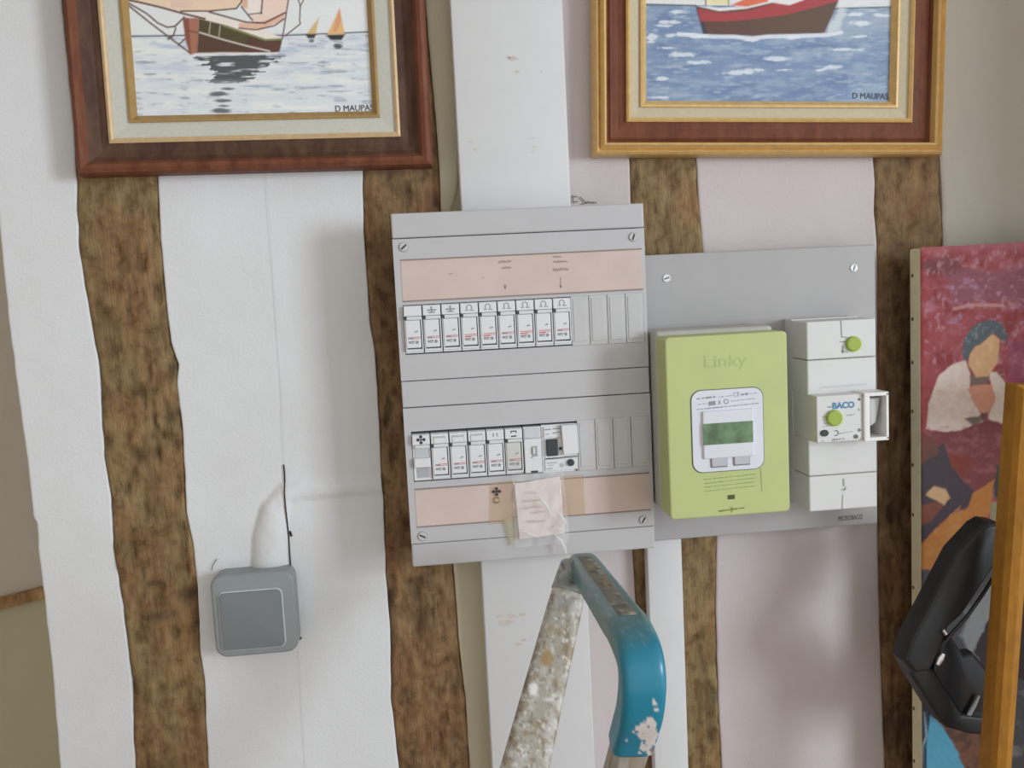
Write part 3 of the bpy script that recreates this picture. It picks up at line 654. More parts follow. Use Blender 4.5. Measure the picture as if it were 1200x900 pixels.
for a, b in ((833, 851), (859.5, 877.5)):
    x0 = lq(a, 541, LF)[0]; x1 = lq(b, 541, LF)[0]; zc = lq((a+b)/2, 541.5 if a < 840 else 539, LF)[1]
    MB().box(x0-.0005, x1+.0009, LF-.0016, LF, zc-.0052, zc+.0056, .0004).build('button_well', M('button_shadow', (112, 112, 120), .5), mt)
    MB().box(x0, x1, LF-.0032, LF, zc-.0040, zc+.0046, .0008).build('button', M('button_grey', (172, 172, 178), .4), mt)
p = at(850, 429.5, LF); text_obj('lettering', 'Linky', .0170, p[0], p[2], LF-.0003, M('ink_green', (162, 173, 112), .55), mt, 'CENTER', .0, 1.25)
mb = MB(); rnd = random.Random(4)
def dashes(mb, pxa, pya, pxb, pyb, wd, y, lo, hi, gap=.0010):
    a = np.array(lq(pxa, pya, y)); b = np.array(lq(pxb, pyb, y)); L = np.linalg.norm(b-a); s = 0
    while s < L:
        e = min(L, s+rnd.uniform(lo, hi)); p, q = a+(b-a)*s/L, a+(b-a)*e/L; mb.stroke([tuple(p), tuple(q)], wd*rnd.uniform(.6, 1.15), y); s = e+wd*.7+gap*rnd.uniform(.6, 1.6)
yt = LF-.0014
dashes(mb, 817, 467.5, 838, 465, .0016, yt, .002, .005); dashes(mb, 842, 465.5, 858, 463.5, .0007, yt, .001, .003); dashes(mb, 869, 462.5, 876, 461.5, .0026, yt, .001, .002, .0005); dashes(mb, 879, 461.5, 887, 460.5, .0008, yt, .001, .003)
dashes(mb, 818, 474, 829, 472.8, .0007, yt, .001, .003); dashes(mb, 857, 470, 884, 467, .0007, yt, .001, .004); dashes(mb, 817, 480, 889, 472.5, .0010, yt, .0015, .004, .0006)
dashes(mb, 832, 473, 838, 472.2, .0045, yt, .004, .006, .0003); ring(mb, *lq(851, 470.5, yt), .0022, .0006, yt); mb.stroke([lq(842, 474, yt), lq(843, 469.5, yt), lq(844.5, 473.6, yt)], .0006, yt)
mb.build('small_print', M('ink_softgrey', (132, 132, 138), .6), mt)
p = at(863, 464.5, yt); text_obj('lettering', 'CE', .0062, p[0], p[2], yt, M('ink_softgrey', (132, 132, 138), .6), mt, 'CENTER', .0, .9)
mb = MB(); yg = LF-.0003
for k in range(4): dashes(mb, 825+1.2*(k % 2), 562+4.6*k, 886-2*(k == 2), 555.5+4.6*k, .0009, yg, .0008, .0035, .0007)
mb.stroke([lq(891.5, 549, yg), lq(893, 576, yg)], .0006, yg)
mb.build('small_print', M('ink_green_dark', (140, 152, 92), .6), mt)
mb = MB(); a = lq(857, 582.5, yg); mb.rect(a[0]-.0036, a[0]+.0036, a[1]-.0022, a[1]+.0022, yg); mb.build('sensor_window', M('sensor_dark', (72, 74, 36), .4), mt)
mb = MB(); dashes(mb, 843, 599, 873, 595, .0016, yg, .003, .006, .0006); mb.stroke([lq(856, 594.5, yg), lq(858.5, 596, yg), lq(857, 600, yg)], .0009, yg); mb.build('maker_mark', M('ink_olive_dark', (110, 120, 60), .6), mt)

# ---- main breaker
BF, MF = -.100, -.120
def by(x, z): return rp(x, z, .105, -BF)
BW = M('breaker_white', (195, 194, 193), .4, var=.015)
mbk = thing('main_breaker', 'tall white main breaker with green seals right of the meter', 'circuit breaker', tuple(Vector((by(.4145, 0)[0], RF, by(0, -.3258)[1]))))
x0 = by(.4145, 0)[0]; x1 = by(.4885, 0)[0]; cut = [by(0, v)[1] for v in (-.1270, -.1667, -.2045, -.2490, -.2880, -.3258)]
MB().box(x0, x1, -.060, RF-.0006, cut[5]-.001, cut[0]+.001, .001).build('base', BW, mbk)
for a, b in ((0, 1), (1, 2), (3, 4), (4, 5)):
    MB().box(x0, x1, BF, -.058, cut[b]+.0003, cut[a]-.0003, .0014, 2).build('terminal_cover', BW, mbk)
my = lambda x, z: rp(x, z, .125, -MF)
mx0, mz1 = my(.4150, -.2018); mx1, mz0 = my(.4882, -.2495)
xl = at(1011, 490, MF)[0]
MB().box(mx0, xl, MF, -.058, mz0, mz1, .0010, 2).build('mechanism', BW, mbk)
# hollow lever housing
lev = MB(); th = .0028; xr = mx1+.0012
lev.box(xl, xr, MF-.004, -.075, mz1-th, mz1+.0010, .0006); lev.box(xl, xr, MF-.004, -.075, mz0-.0010, mz0+th, .0006); lev.box(xr-th, xr, MF-.004, -.075, mz0, mz1, .0006); lev.box(xl, xl+.0068, MF-.003, -.075, mz0, mz1, .0016); lev.box(xl, xr, -.085, -.075, mz0, mz1)
lev.build('lever_housing', M('lever_white', (212, 210, 208), .35), mbk)
MB().prism([(xl+.0085, mz1-.006), (xr-.004, mz1-.005), (xr-.009, mz0+.016), (xl+.0095, mz0+.012)], MF+.004, -.086, .003, 3).build('lever', M('lever_grey', (178, 178, 178), .35), mbk, True)
GS = M('seal_green', (142, 160, 66), .35); 
sealp = []
for px, py, Y, r in ((1001, 403, BF-.003, .0078), (978.5, 490, MF-.003, .0082)):
    p = at(px, py, Y); s = MB().disc(p[0], p[2], r, Y-.0012, Y+.0028, 24, .0016).build('seal', GS, mbk, True); sealp.append(p)
    MB().disc(p[0]+.002, p[2]-.001, r*1.08, Y+.0022, Y+.0029, 24).build('seal_cup', clear_mat('seal_clear', (226, 228, 190), .45, .2), s)
mb = MB(); yb = BF-.0003
for pl, wd in (([(985.5, 376), (986.5, 395)], .0010), ([(984, 400.5), (992, 400.5)], .0010), ([(987.5, 406), (987.8, 413.5)], .0018), ([(986, 411), (994, 413)], .0008), ([(987, 394.5), (994, 396)], .0008), ([(988.5, 561.5), (988.8, 569)], .0016), ([(986, 574), (992, 573)], .0010), ([(989, 575), (991, 570)], .0008), ([(987.5, 580), (987, 597)], .0009)):
    mb.stroke([lq(a, b, yb) for a, b in pl], wd, yb)
mb.build('small_print', INKG, mbk)
mb = MB(); dashes(mb, 962, 454.5, 1017, 450, .0016, yb, .003, .008, .0004); mb.build('faint_lettering', M('ink_faint', (186, 184, 184), .6), mbk)
p = at(988.5, 478.2, MF-.0004); text_obj('lettering', 'BACO', .0088, p[0], p[2], MF-.0004, M('ink_blue', (66, 122, 160), .5), mbk, 'CENTER', .0, .98, .035)
mb = MB(); ym = MF-.0004
dashes(mb, 971, 477, 976, 476.6, .0014, ym, .002, .003); dashes(mb, 992, 487, 1002, 485.5, .0009, ym, .0015, .003); dashes(mb, 964, 488.5, 970, 488.2, .0012, ym, .002, .003); dashes(mb, 966, 496.5, 973, 495.5, .0006, ym, .001, .002); dashes(mb, 965, 500, 972, 499, .0006, ym, .001, .002); dashes(mb, 984, 508, 999, 505.5, .0009, ym, .001, .002); dashes(mb, 976, 515.5, 990, 514, .0018, ym, .001, .0022, .0006); dashes(mb, 963, 517, 967, 516.6, .0010, ym, .001, .002)
ring(mb, *lq(979.5, 507.5, ym), .0026, .0007, ym, -120, 120); ring(mb, *lq(1007, 504, ym), .0012, .0007, ym); ring(mb, *lq(1007, 468, ym), .0010, .0007, ym); mb.stroke([lq(1006.5, 479, ym), lq(1007, 481, ym)], .001, ym)
mb.build('small_print', INKG, mbk)
p = at(966, 507.5, MF); MB().disc(p[0], p[2], .0034, MF-.0018, MF+.001, 18, .0006, .0042).build('reset_button', DARK, mbk, True)
p = at(1003, 511.5, MF); MB().disc(p[0], p[2], .0022, MF-.0010, MF+.001, 14).build('test_button', M('button_dark', (96, 96, 98), .5), mbk)

# ================================================================== FRAMED PAINTINGS
def framed(name, label, corner, wdt, hgt, rot, profs, canvas_off, canvas_depth, painter, cell):
    t = thing(name, label, 'framed painting', corner, 'seascapes in wooden frames', rot)
    ca, sa = math.cos(rot), math.sin(rot)
    for pname, mat, prof, bars in profs:
        def ringpts(off): return [(off, off), (wdt-off, off), (wdt-off, hgt-off), (off, hgt-off)]
        sides = []
        for k in range(4):
            mb = sides[0] if (sides and not bars) else MB()
            if not sides or bars: sides.append(mb)
            va = [mb.bm.verts.new((ringpts(o)[k][0], -d, ringpts(o)[k][1])) for o, d in prof]
            vb = [mb.bm.verts.new((ringpts(o)[(k+1) % 4][0], -d, ringpts(o)[(k+1) % 4][1])) for o, d in prof]
            for i in range(len(prof)-1): mb.bm.faces.new((va[i], vb[i], vb[i+1], va[i+1]))
            mb.bm.faces.new((va[-1], vb[-1], vb[0], va[0]))
            mb.bm.faces.new(va); mb.bm.faces.new(vb[::-1])
        for mb in sides:
            bmesh.ops.recalc_face_normals(mb.bm, faces=mb.bm.faces[:]); loc(mb, pname, mat, t)
    a = canvas_off; nx = int((wdt-2*a)/cell)+1; nz = int((hgt-2*a)/cell)+1
    U, V = np.meshgrid(np.linspace(a, wdt-a, nx), np.linspace(a, hgt-a, nz))
    P = np.stack([U, np.full_like(U, -canvas_depth), V], -1)
    me = grid_mesh('canvas', P, paint_mat('oil_paint', .5, .12, 500), False)
    Wd = np.stack([corner[0]+U*ca+V*sa, np.full_like(U, corner[1]-canvas_depth), corner[2]-U*sa+V*ca], -1).reshape(-1, 3)
    x, y = topx(Wd); set_paint(me, painter(x, y)); c = add('canvas', me, t)
    return t, c
def sea_ship(x, y):
    p = Paint(x, y, (212, 214, 214))
    hor = np.interp(x, [140, 440], [43, 36.5]); sea = (y > hor).astype(float)
    p.mix(sea, (204, 208, 212)); p.noise(26, 5, (168, 178, 198), .48, .78, .8, 3, sea*np.clip(1.2-(y-40)/90, .25, 1)); p.noise(40, 6, (218, 218, 214), .5, .75, .8, 8, sea); p.noise(18, 3.2, (140, 150, 165), .62, .82, .8, 12, sea)
    for (a, b, wx, wy, s) in ((170, 73, 14, 2, 1), (176, 87, 10, 1.6, 2), (390, 84, 22, 1.6, 3), (395, 101, 12, 1.2, 4), (398, 107, 18, 1.2, 5), (342, 133, 10, 2.5, 6), (380, 73, 10, 1.5, 7), (300, 101, 20, 1.2, 8)): p.blob(a, b, wx, wy, (136, 146, 160), .75, .3, s)
    p.line([(140, 42.5), (186, 42), (250, 41), (335, 41.5), (441, 37)], 1.6, (70, 74, 88))
    p.poly([(142, -90), (141, -1), (153, 1), (194, 9), (212, 14), (245, 14), (277, 10), (283, -2), (286, -90)], (218, 194, 168)); p.noise(30, 12, (206, 178, 168), .45, .7, .8, 21, p.inside([(200, -90), (200, 8), (245, 12), (277, 9), (283, -2), (286, -90)]).astype(float))
    p.poly([(146, 2), (190, 9), (216, 17), (217, 20), (205, 31), (196, 31), (180, 22)], (212, 212, 212)); p.poly([(250, 15), (280, 12), (290, 26), (270, 22)], (214, 212, 210))
    p.poly([(216, 15), (250, 17), (290, 28), (333, 45), (310, 46), (265, 30), (233, 22)], (222, 210, 200))
    p.poly([(289, -40), (312, -40), (307, 16), (291, 18), (287, 12)], (224, 212, 204)); p.poly([(310, -40), (344, -40), (339, 0), (334, 16), (300, 28), (291, 20), (306, 16)], (222, 196, 184)); p.poly([(280, 27), (300, 27), (334, 16), (332, 24), (305, 35), (280, 33)], (212, 172, 150))
    p.poly([(283, -60), (291, -60), (290, 10), (283, 8)], (206, 166, 140))
    for pl, wd in (([(140, -2), (165, 3), (190, 9), (215, 16), (240, 22)], 2.4), ([(212, 13), (245, 13), (277, 10), (283, 2), (284, -40)], 1.8), ([(245, 14), (288, 26), (310, 27), (334, 15)], 2), ([(283, 8), (296, 24)], 1.8), ([(291, 17), (307, 15)], 1.4), ([(310, -30), (306, 16)], 1.8), ([(280, 33), (300, 35), (322, 30), (333, 22)], 1.6), ([(145, 2), (175, 26), (200, 45), (224, 63)], 2), ([(148, 2), (172, 16), (185, 27), (196, 32), (205, 31), (216, 20)], 2), ([(206, 33), (203, 42), (197, 46)], 1.8), ([(209, 53), (217, 45)], 1.6), ([(341, -20), (336, 12), (331, 45)], 1.6), ([(347, -8), (352, 7), (351, 24), (352, 28), (334, 42)], 1.5), ([(358, -4), (352, 7)], 1.3)): p.line(pl, wd, (96, 66, 62))
    p.poly([(214, 21), (233, 21), (232, 62), (223, 64), (218, 45)], (158, 106, 86)); p.poly([(214, 21), (221, 21), (224, 62), (222, 63), (217, 45)], (128, 78, 66)); p.line([(220, 36), (232, 38)], 1.5, (110, 66, 54))
    p.poly([(233, 22), (265, 30), (290, 39), (311, 46), (331, 45), (328, 59), (322, 62), (231, 62)], (84, 60, 48)); p.poly([(233, 22), (265, 30), (290, 39), (290, 53), (262, 45), (234, 38)], (78, 70, 44)); p.line([(262, 30), (285, 38), (311, 47), (330, 46)], 2, (122, 128, 78))
    p.poly([(290, 53), (330, 48), (327, 61), (290, 61)], (92, 60, 52))
    p.line([(234, 38), (260, 46), (290, 54), (316, 60)], 1.7, (196, 190, 178)); 
    for a in (246.5, 258): p.line([(a, 26+(a-246)*.35), (a-1.5, 40+(a-246)*.3)], 1.5, (150, 146, 128))
    p.line([(228, 64), (260, 62.5), (325, 62.5)], 2, (214, 208, 206))
    xs_ = p.x; p.x = xs_+(fnoise(xs_/40, y/2.0, 61, 2)-.5)*26+(fnoise(xs_/6, y/3, 63, 2)-.5)*6; ref = p.inside([(230, 66), (326, 65), (322, 72), (306, 80), (292, 92), (284, 98), (250, 98), (252, 88), (242, 78)]).astype(float)
    p.x = xs_; n = fnoise(x/22, y/2.4, 31, 3); p.mix(ref*np.clip((n-.26)*6, 0, 1)*np.clip((112-y)/20, .6, 1)*.95, (66, 70, 72)); 
    for (a, b, wx, wy, s) in ((256, 110, 13, 3.2, 41), (268, 104, 10, 1.6, 42), (262, 118, 14, 2.4, 43), (258, 130, 15, 3.6, 44), (262, 124, 8, 1.4, 45)): p.blob(a, b, wx, wy, (84, 86, 88), .9, .3, s)
    p.poly([(359, 40), (374, 20), (370, 40)], (200, 170, 122)); p.poly([(357, 40), (371, 40), (368, 45), (361, 45)], (62, 58, 50)); p.blob(365, 48, 5, 2.5, (84, 90, 104), .9)
    p.poly([(383, 41), (398, 10), (404, 40)], (212, 172, 118)); p.poly([(396, 14), (398, 10), (400, 24), (395, 36), (390, 38)], (204, 148, 112)); p.poly([(381, 41), (405, 40), (400, 47), (388, 47)], (52, 50, 46)); p.blob(396, 54, 7, 4, (72, 76, 82), .95); p.line([(390, 48), (402, 50)], 1.5, (150, 156, 170))
    p.vary(3, 2, .03); return p.c
WB = wood_mat('frame_brown', (92, 52, 36), (106, 62, 44), (116, 72, 52), .8, .35, .1); WBD = wood_mat('frame_dark_brown', (68, 46, 36), (78, 54, 42), (92, 66, 52), .8, .35, .1); GOLD = M('frame_gold', (188, 160, 122), .45, .06, .4, .10, 120); GOLDD = M('frame_dull_gold', (150, 120, 72), .45, .06, .4, .10, 120); GOLD2 = M('frame_bright_gold', (196, 162, 106), .40, .08, .45, .10, 120); LINEN = M('linen_liner', (184, 182, 172), .8, var=.05, vscale=300, bmp=.3, bscale=900); LINEN2 = M('linen_liner_buff', (180, 170, 146), .8, var=.05, vscale=300, bmp=.3, bscale=900)
c1 = at(88, 205, -.030)
f1, cv1 = framed('framed_painting', 'dark brown framed painting of a sailing ship, upper left', (c1[0], -.002, c1[2]), .3585, .30, .0108, [
    ('moulding', WB, [(0, 0), (0, .020), (.002, .0255), (.006, .028), (.010, .0265), (.013, .022), (.013, 0)], True),
    ('cove', WBD, [(.013, 0), (.013, .0215), (.018, .0165), (.024, .0140), (.030, .0150), (.032, .0155), (.032, 0)], True),
    ('gold_slip', GOLD, [(.032, 0), (.032, .0165), (.0345, .0175), (.037, .0160), (.037, 0)], False),
    ('linen_liner', LINEN, [(.037, 0), (.037, .0145), (.0525, .0125), (.0525, 0)], False),
    ('inner_slip', GOLDD, [(.0525, 0), (.0525, .0145), (.0550, .0150), (.0600, .0090), (.0600, 0)], False)], .0590, .0085, sea_ship, .00095)
p = at(414, 132.5, -.0105)
def sign(parent, s, size, px, py, Y, mat, rot, sx):
    q = at(px, py, Y); d = Vector((q[0]-parent.location.x, 0, q[2]-parent.location.z)); r = parent.rotation_euler.y
    u = d.x*math.cos(r)-d.z*math.sin(r); v = d.x*math.sin(r)+d.z*math.cos(r)
    cvs = [c for c in parent.children if c.name.startswith('canvas')][0]; ORG[cvs.name] = Vector((0, 0, 0))
    return text_obj('signature', s, size, u, v, Y-parent.location.y, mat, cvs, 'CENTER', rot, sx)
sign(f1, 'D MAUPAS', .0088, 415.5, 130.0, -.0112, INK, .012, .95)
def sea_boat(x, y):
    p = Paint(x, y, (208, 208, 208)); hor = np.interp(x, [758, 990, 1050], [5, 10, 8]); sea = (y > hor).astype(float)
    p.mix(sea, (114, 134, 164)); p.noise(24, 7, (138, 154, 174), .45, .7, .9, 3, sea); p.noise(30, 9, (98, 116, 152), .5, .72, .8, 6, sea); p.noise(12, 3, (156, 170, 184), .58, .8, .75, 9, sea); p.noise(16, 4, (186, 194, 200), .66, .8, .7, 14, sea*np.clip(1.3-(y-8)/45, .1, 1))
    p.poly([(986, 12), (1050, 10), (1048, 34), (990, 50), (966, 42)], (160, 170, 184), .55, 3, 14)
    p.line([(750, 5), (815, 6.5)], 1.8, (74, 84, 86)); p.line([(978, 10), (1052, 8)], 1.6, (84, 92, 98))
    fo = (214, 218, 222)
    for (a, b, wx, wy, s) in ((799, 64, 17, 2.6, 1), (817, 73, 15, 2.4, 2), (862, 85, 13, 3, 3), (878, 84, 9, 2.6, 4), (777, 92, 7, 2.2, 5), (782, 56, 9, 1.6, 6), (975, 79, 11, 2.6, 7), (961, 82, 7, 1.6, 8), (907, 69, 14, 2.6, 9), (795, 14, 8, 2.5, 10), (783, 26, 12, 2, 11), (778, 30, 10, 1.8, 12), (785, 41, 7, 2, 13), (765, 43, 7, 3, 14), (762, 49, 5, 1.4, 15), (1010, 27, 12, 3, 16), (1008, 43, 11, 2, 17), (1035, 18, 12, 2, 18), (1000, 17, 10, 2.4, 19), (990, 58, 20, 1.6, 20), (890, 82, 8, 1.5, 21), (920, 82, 10, 1.2, 22), (770, 114, 12, 1.6, 23)): p.blob(a, b, wx*1.15, wy*1.2, fo, .7, .6, s)
    p.poly([(966, 40), (984, 8), (992, 10), (984, 36)], (190, 198, 202), .8, 2, 4)
    p.poly([(815, 6.5), (843, 13), (875, 10), (900, 3), (950, -6), (986, -14), (982, 2), (966, 38.5), (900, 40), (884, 42), (825, 40)], (92, 66, 56)); p.poly([(815, 6), (820, 7), (829, 40), (824, 40)], (64, 58, 70))
    p.poly([(880, 21), (930, 16), (981, 2), (966, 38), (884, 41)], (90, 72, 56), .7, 2, 8)
    p.poly([(817, 10), (843, 15), (875, 13), (900, 6), (950, -6), (986, -14), (982, 1), (943, 12), (922, 17), (900, 20.5), (876, 23), (850, 25), (821, 25)], (156, 62, 66))
    p.poly([(817, 7), (843, 13), (875, 10), (905, 3), (925, 6), (942, 0), (948, -10), (900, -4), (870, 8), (843, 9)], (216, 208, 208))
    p.poly([(826, -60), (856, -60), (854, 6), (828, 5)], (212, 202, 160)); p.poly([(856, 6), (880, -4), (900, -8), (900, 2), (875, 8)], (200, 104, 76)); p.line([(826, -20), (827, 6)], 1.5, (96, 104, 84)); p.line([(853, -10), (854, 6)], 1.2, (110, 106, 84))
    p.line([(795, 40), (812, 41), (835, 43), (860, 43), (880, 45), (900, 43), (940, 42), (970, 41), (986, 38)], 4.5, (206, 208, 214), .9)
    for (a, b, wx, wy, s) in ((820, 43, 14, 2.5, 31), (808, 40, 8, 2, 32), (930, 44, 12, 3, 33), (880, 47, 12, 2, 34)): p.blob(a, b, wx, wy, (208, 210, 216), .9, .4, s)
    p.vary(2.5, 2, .05); return p.c
c2 = at(698, 181, -.030)
f2, cv2 = framed('framed_painting', 'gold edged framed painting of a red-hulled boat, upper right', (c2[0], -.002, c2[2]), .3920, .33, .0345, [
    ('moulding', GOLD2, [(0, 0), (0, .015), (.001, .021), (.0030, .0240), (.0050, .0215), (.0062, .0195), (.0072, .0225), (.0100, .0275), (.0125, .0255), (.0140, .0185), (.0140, 0)], True),
    ('panel_moulding', wood_mat('frame_mahogany', (92, 50, 34), (102, 57, 38), (112, 66, 46), .8, .35, .1), [(.014, 0), (.014, .0175), (.0165, .0150), (.0185, .0165), (.0200, .0160), (.027, .0150), (.0355, .0165), (.0355, 0)], True),
    ('gold_slip', GOLD2, [(.0355, 0), (.0355, .019), (.0375, .0205), (.0400, .0185), (.0400, 0)], False),
    ('linen_liner', LINEN2, [(.0400, 0), (.0400, .0165), (.0515, .0145), (.0515, 0)], False),
    ('inner_slip', GOLD2, [(.0515, 0), (.0515, .0170), (.0540, .0175), (.0590, .0110), (.0590, 0)], False)], .0580, .0100, sea_boat, .0010)
sign(f2, 'D MAUPAS', .0092, 1020, 116, -.0125, M('ink_slate', (70, 70, 76), .6), -.02, .95)

# ================================================================== UNFRAMED CANVAS LEANING ON THE RIGHT
CY = -.062
def portrait(x, y):
    g = 1.22
    p = Paint(x, y, (158, 76, 80), g); p.noise(14, 12, (184, 114, 120), .48, .8, .75, 3); p.noise(10, 14, (134, 54, 56), .48, .75, .8, 6)
    p.mix(np.clip((1090-x)/14, 0, 1)*.6, (170, 70, 66)); p.mix(np.clip((300-y)/12, 0, 1)*.7, (176, 104, 112))
    p.poly([(1078, 314), (1090, 304), (1112, 300), (1126, 308), (1132, 318), (1118, 324), (1100, 322)], (120, 68, 70), .9, 3, 6)
    p.poly([(1108, 322), (1135, 314), (1170, 318), (1215, 306), (1215, 350), (1180, 356), (1150, 352), (1118, 356)], (142, 88, 100), .85, 4, 8); p.noise(9, 7, (176, 130, 156), .6, .8, .7, 9, (y > 325).astype(float)*(y < 380)); p.line([(1118, 362), (1140, 357), (1175, 358)], 4, (206, 158, 150), .6)
    p.noise(5, 8, (196, 146, 156), .62, .8, .6, 15, (y < 440).astype(float))
    p.mix(np.clip((1188-np.abs(x-1192)-1176)/6, 0, 1)*((y > 400) & (y < 450))*.5, (150, 80, 120))
    p.poly([(1085, 503), (1089, 470), (1100, 440), (1116, 427), (1132, 422), (1137, 440), (1137, 456), (1148, 482), (1152, 494), (1140, 506), (1110, 506)], (220, 200, 188), 1, 1); p.poly([(1158, 436), (1168, 436), (1180, 452), (1183, 470), (1179, 498), (1160, 498), (1158, 488), (1166, 466), (1160, 445)], (218, 198, 184), 1, 1); p.noise(12, 9, (204, 172, 152), .5, .8, .5, 22, p.inside([(1085, 503), (1089, 470), (1116, 427), (1137, 440), (1152, 494), (1140, 506)]).astype(float))
    p.poly([(1134, 456), (1148, 446), (1163, 452), (1166, 470), (1157, 486), (1150, 484), (1140, 470)], (208, 146, 120), 1, 1); p.poly([(1136, 440), (1160, 438), (1157, 450), (1138, 452)], (126, 104, 96)); p.poly([(1130, 490), (1146, 488), (1158, 482), (1156, 490), (1142, 500)], (98, 82, 72), .9, 1)
    p.poly([(1136, 410), (1150, 402), (1163, 391), (1172, 398), (1169, 425), (1158, 441), (1144, 442), (1135, 428)], (212, 166, 122)); p.noise(6, 8, (222, 184, 144), .5, .7, .6, 25, p.inside([(1140, 410), (1163, 395), (1166, 425), (1146, 438)]).astype(float))
    p.poly([(1128, 418), (1129, 398), (1140, 382), (1158, 374), (1174, 378), (1181, 392), (1180, 402), (1174, 398), (1164, 390), (1152, 401), (1142, 406), (1136, 418), (1133, 424)], (92, 98, 104), 1, 1.2); p.noise(4, 4, (130, 138, 146), .55, .75, .8, 27, p.inside([(1128, 418), (1129, 398), (1140, 382), (1158, 374), (1174, 378), (1181, 392), (1164, 390), (1142, 406)]).astype(float))
    p.poly([(1080, 507), (1116, 506), (1142, 498), (1160, 492), (1183, 498), (1186, 545), (1166, 566), (1140, 578), (1118, 562), (1080, 560)], (126, 66, 68), 1, 2); p.noise(9, 6, (156, 96, 94), .5, .75, .7, 31, ((y > 500) & (y < 570)).astype(float)); p.blob(1122, 545, 20, 16, (130, 60, 46), .9)
    p.poly([(1078, 545), (1086, 528), (1108, 520), (1114, 545), (1128, 562), (1142, 575), (1138, 592), (1112, 604), (1096, 618), (1078, 640)], (76, 64, 70), 1, 2); p.poly([(1078, 512), (1098, 518), (1100, 530), (1086, 540), (1078, 545)], (112, 76, 62), .8, 2)
    p.poly([(1168, 545), (1200, 540), (1200, 580), (1180, 600), (1164, 580)], (66, 72, 70), 1, 2); p.poly([(1160, 590), (1200, 580), (1200, 640), (1160, 620)], (150, 142, 112), 1, 2)
    p.poly([(1085, 580), (1094, 569), (1108, 573), (1113, 584), (1107, 592), (1096, 586)], (204, 164, 124), 1, 1); p.poly([(1078, 592), (1096, 588), (1106, 592), (1094, 608), (1078, 618)], (132, 76, 58), .9, 2)
    p.poly([(1165, 562), (1160, 600), (1150, 624), (1122, 646), (1104, 668), (1078, 668), (1077, 640), (1094, 622), (1114, 604), (1134, 596), (1140, 578)], (188, 122, 62), 1, 1); p.noise(16, 12, (200, 142, 84), .5, .75, .6, 35, p.inside([(1165, 562), (1160, 600), (1150, 624), (1104, 668), (1078, 668), (1094, 622), (1140, 578)]).astype(float))
    low = (y > 664).astype(float); p.poly([(1070, 668), (1104, 668), (1122, 646), (1150, 624), (1215, 620), (1215, 960), (1070, 960)], (82, 80, 82), 1, 2); p.noise(18, 14, (128, 128, 128), .5, .75, .8, 41, low); p.poly([(1078, 700), (1096, 704), (1086, 722), (1078, 720)], (176, 176, 170), .8, 2, 6)
    p.poly([(1125, 745), (1140, 712), (1165, 676), (1178, 690), (1160, 730), (1138, 770)], (150, 150, 150), .9, 2, 5); p.poly([(1142, 765), (1168, 700), (1215, 690), (1215, 800), (1160, 790)], (64, 54, 56), 1, 2)
    p.poly([(1078, 820), (1096, 826), (1094, 850), (1088, 862), (1086, 960), (1070, 960)], (70, 84, 100), 1, 1.5); p.line([(1083, 835), (1086, 862), (1081, 875), (1080, 910)], 2.4, (152, 166, 176), .9); p.line([(1089, 832), (1088, 866), (1085, 880), (1085, 910)], 1.6, (40, 46, 58))
    p.poly([(1090, 838), (1104, 852), (1124, 880), (1134, 910), (1140, 960), (1086, 960), (1086, 872)], (92, 164, 192)); p.poly([(1104, 848), (1164, 850), (1170, 960), (1142, 960), (1132, 905), (1120, 876)], (120, 84, 66), 1, 2); p.noise(9, 8, (84, 60, 54), .5, .7, .8, 44, p.inside([(1104, 848), (1164, 850), (1170, 960), (1132, 905)]).astype(float))
    p.vary(4, 4, .09); return p.c
cl = .5615; ct = at(1077, 290, CY)[2]; cbm = -.80; cwd = .30
t = thing('unframed_canvas', 'unframed figure painting on stretched canvas leaning at the right edge', 'painting', (cl, CY, cbm))
nx, nz = int(cwd/.0012), int((ct-cbm)/.0013)
U, V = np.meshgrid(np.linspace(0, cwd, nx), np.linspace(cbm, ct, nz)); mod = np.where(V > ct-.004, (V-ct+.004)**2*60, 0)+np.where(U < .003, (.003-U)**2*120, 0)
P = np.stack([U+cl, np.full_like(U, CY)+mod, V], -1); me = grid_mesh('painted_face', P-np.array(ORG[t.name]), paint_mat('thick_oil_paint', .62, .45, 140, .2), True)
x, y = topx(P.reshape(-1, 3)); set_paint(me, portrait(x, y)); add('painted_face', me, t)
CANV = M('raw_canvas', (164, 158, 132), .85, var=.06, vscale=60, bmp=.2, bscale=700, g=.52)
mb = MB(); mb.box(cl, cl+.03, CY+.0012, CY+.0235, cbm, ct-.001, .002); mb.box(cl+cwd-.03, cl+cwd, CY+.0012, CY+.0235, cbm, ct-.001, .002); mb.box(cl+.028, cl+cwd-.028, CY+.0012, CY+.0235, ct-.03, ct-.001, .002); mb.box(cl+.028, cl+cwd-.028, CY+.0012, CY+.0235, cbm, cbm+.03, .002)
mb.build('stretcher', CANV, t)
TACK = M('tack_rust', (96, 86, 66), .6)
for py in (323, 374, 425, 482, 545, 603, 688, 776, 829, 890, 940):
    q = on_x(1069.5, py, cl); s = bmesh.new(); bmesh.ops.create_uvsphere(s, u_segments=10, v_segments=6, radius=.0022)
    for v in s.verts: v.co = Vector((cl-.0002+v.co.x*.45, min(max(q[1], CY+.006), CY+.018)+v.co.y, q[2]+v.co.z))
    mb = MB(); mb.join(s); mb.build('tack', TACK, t, True)

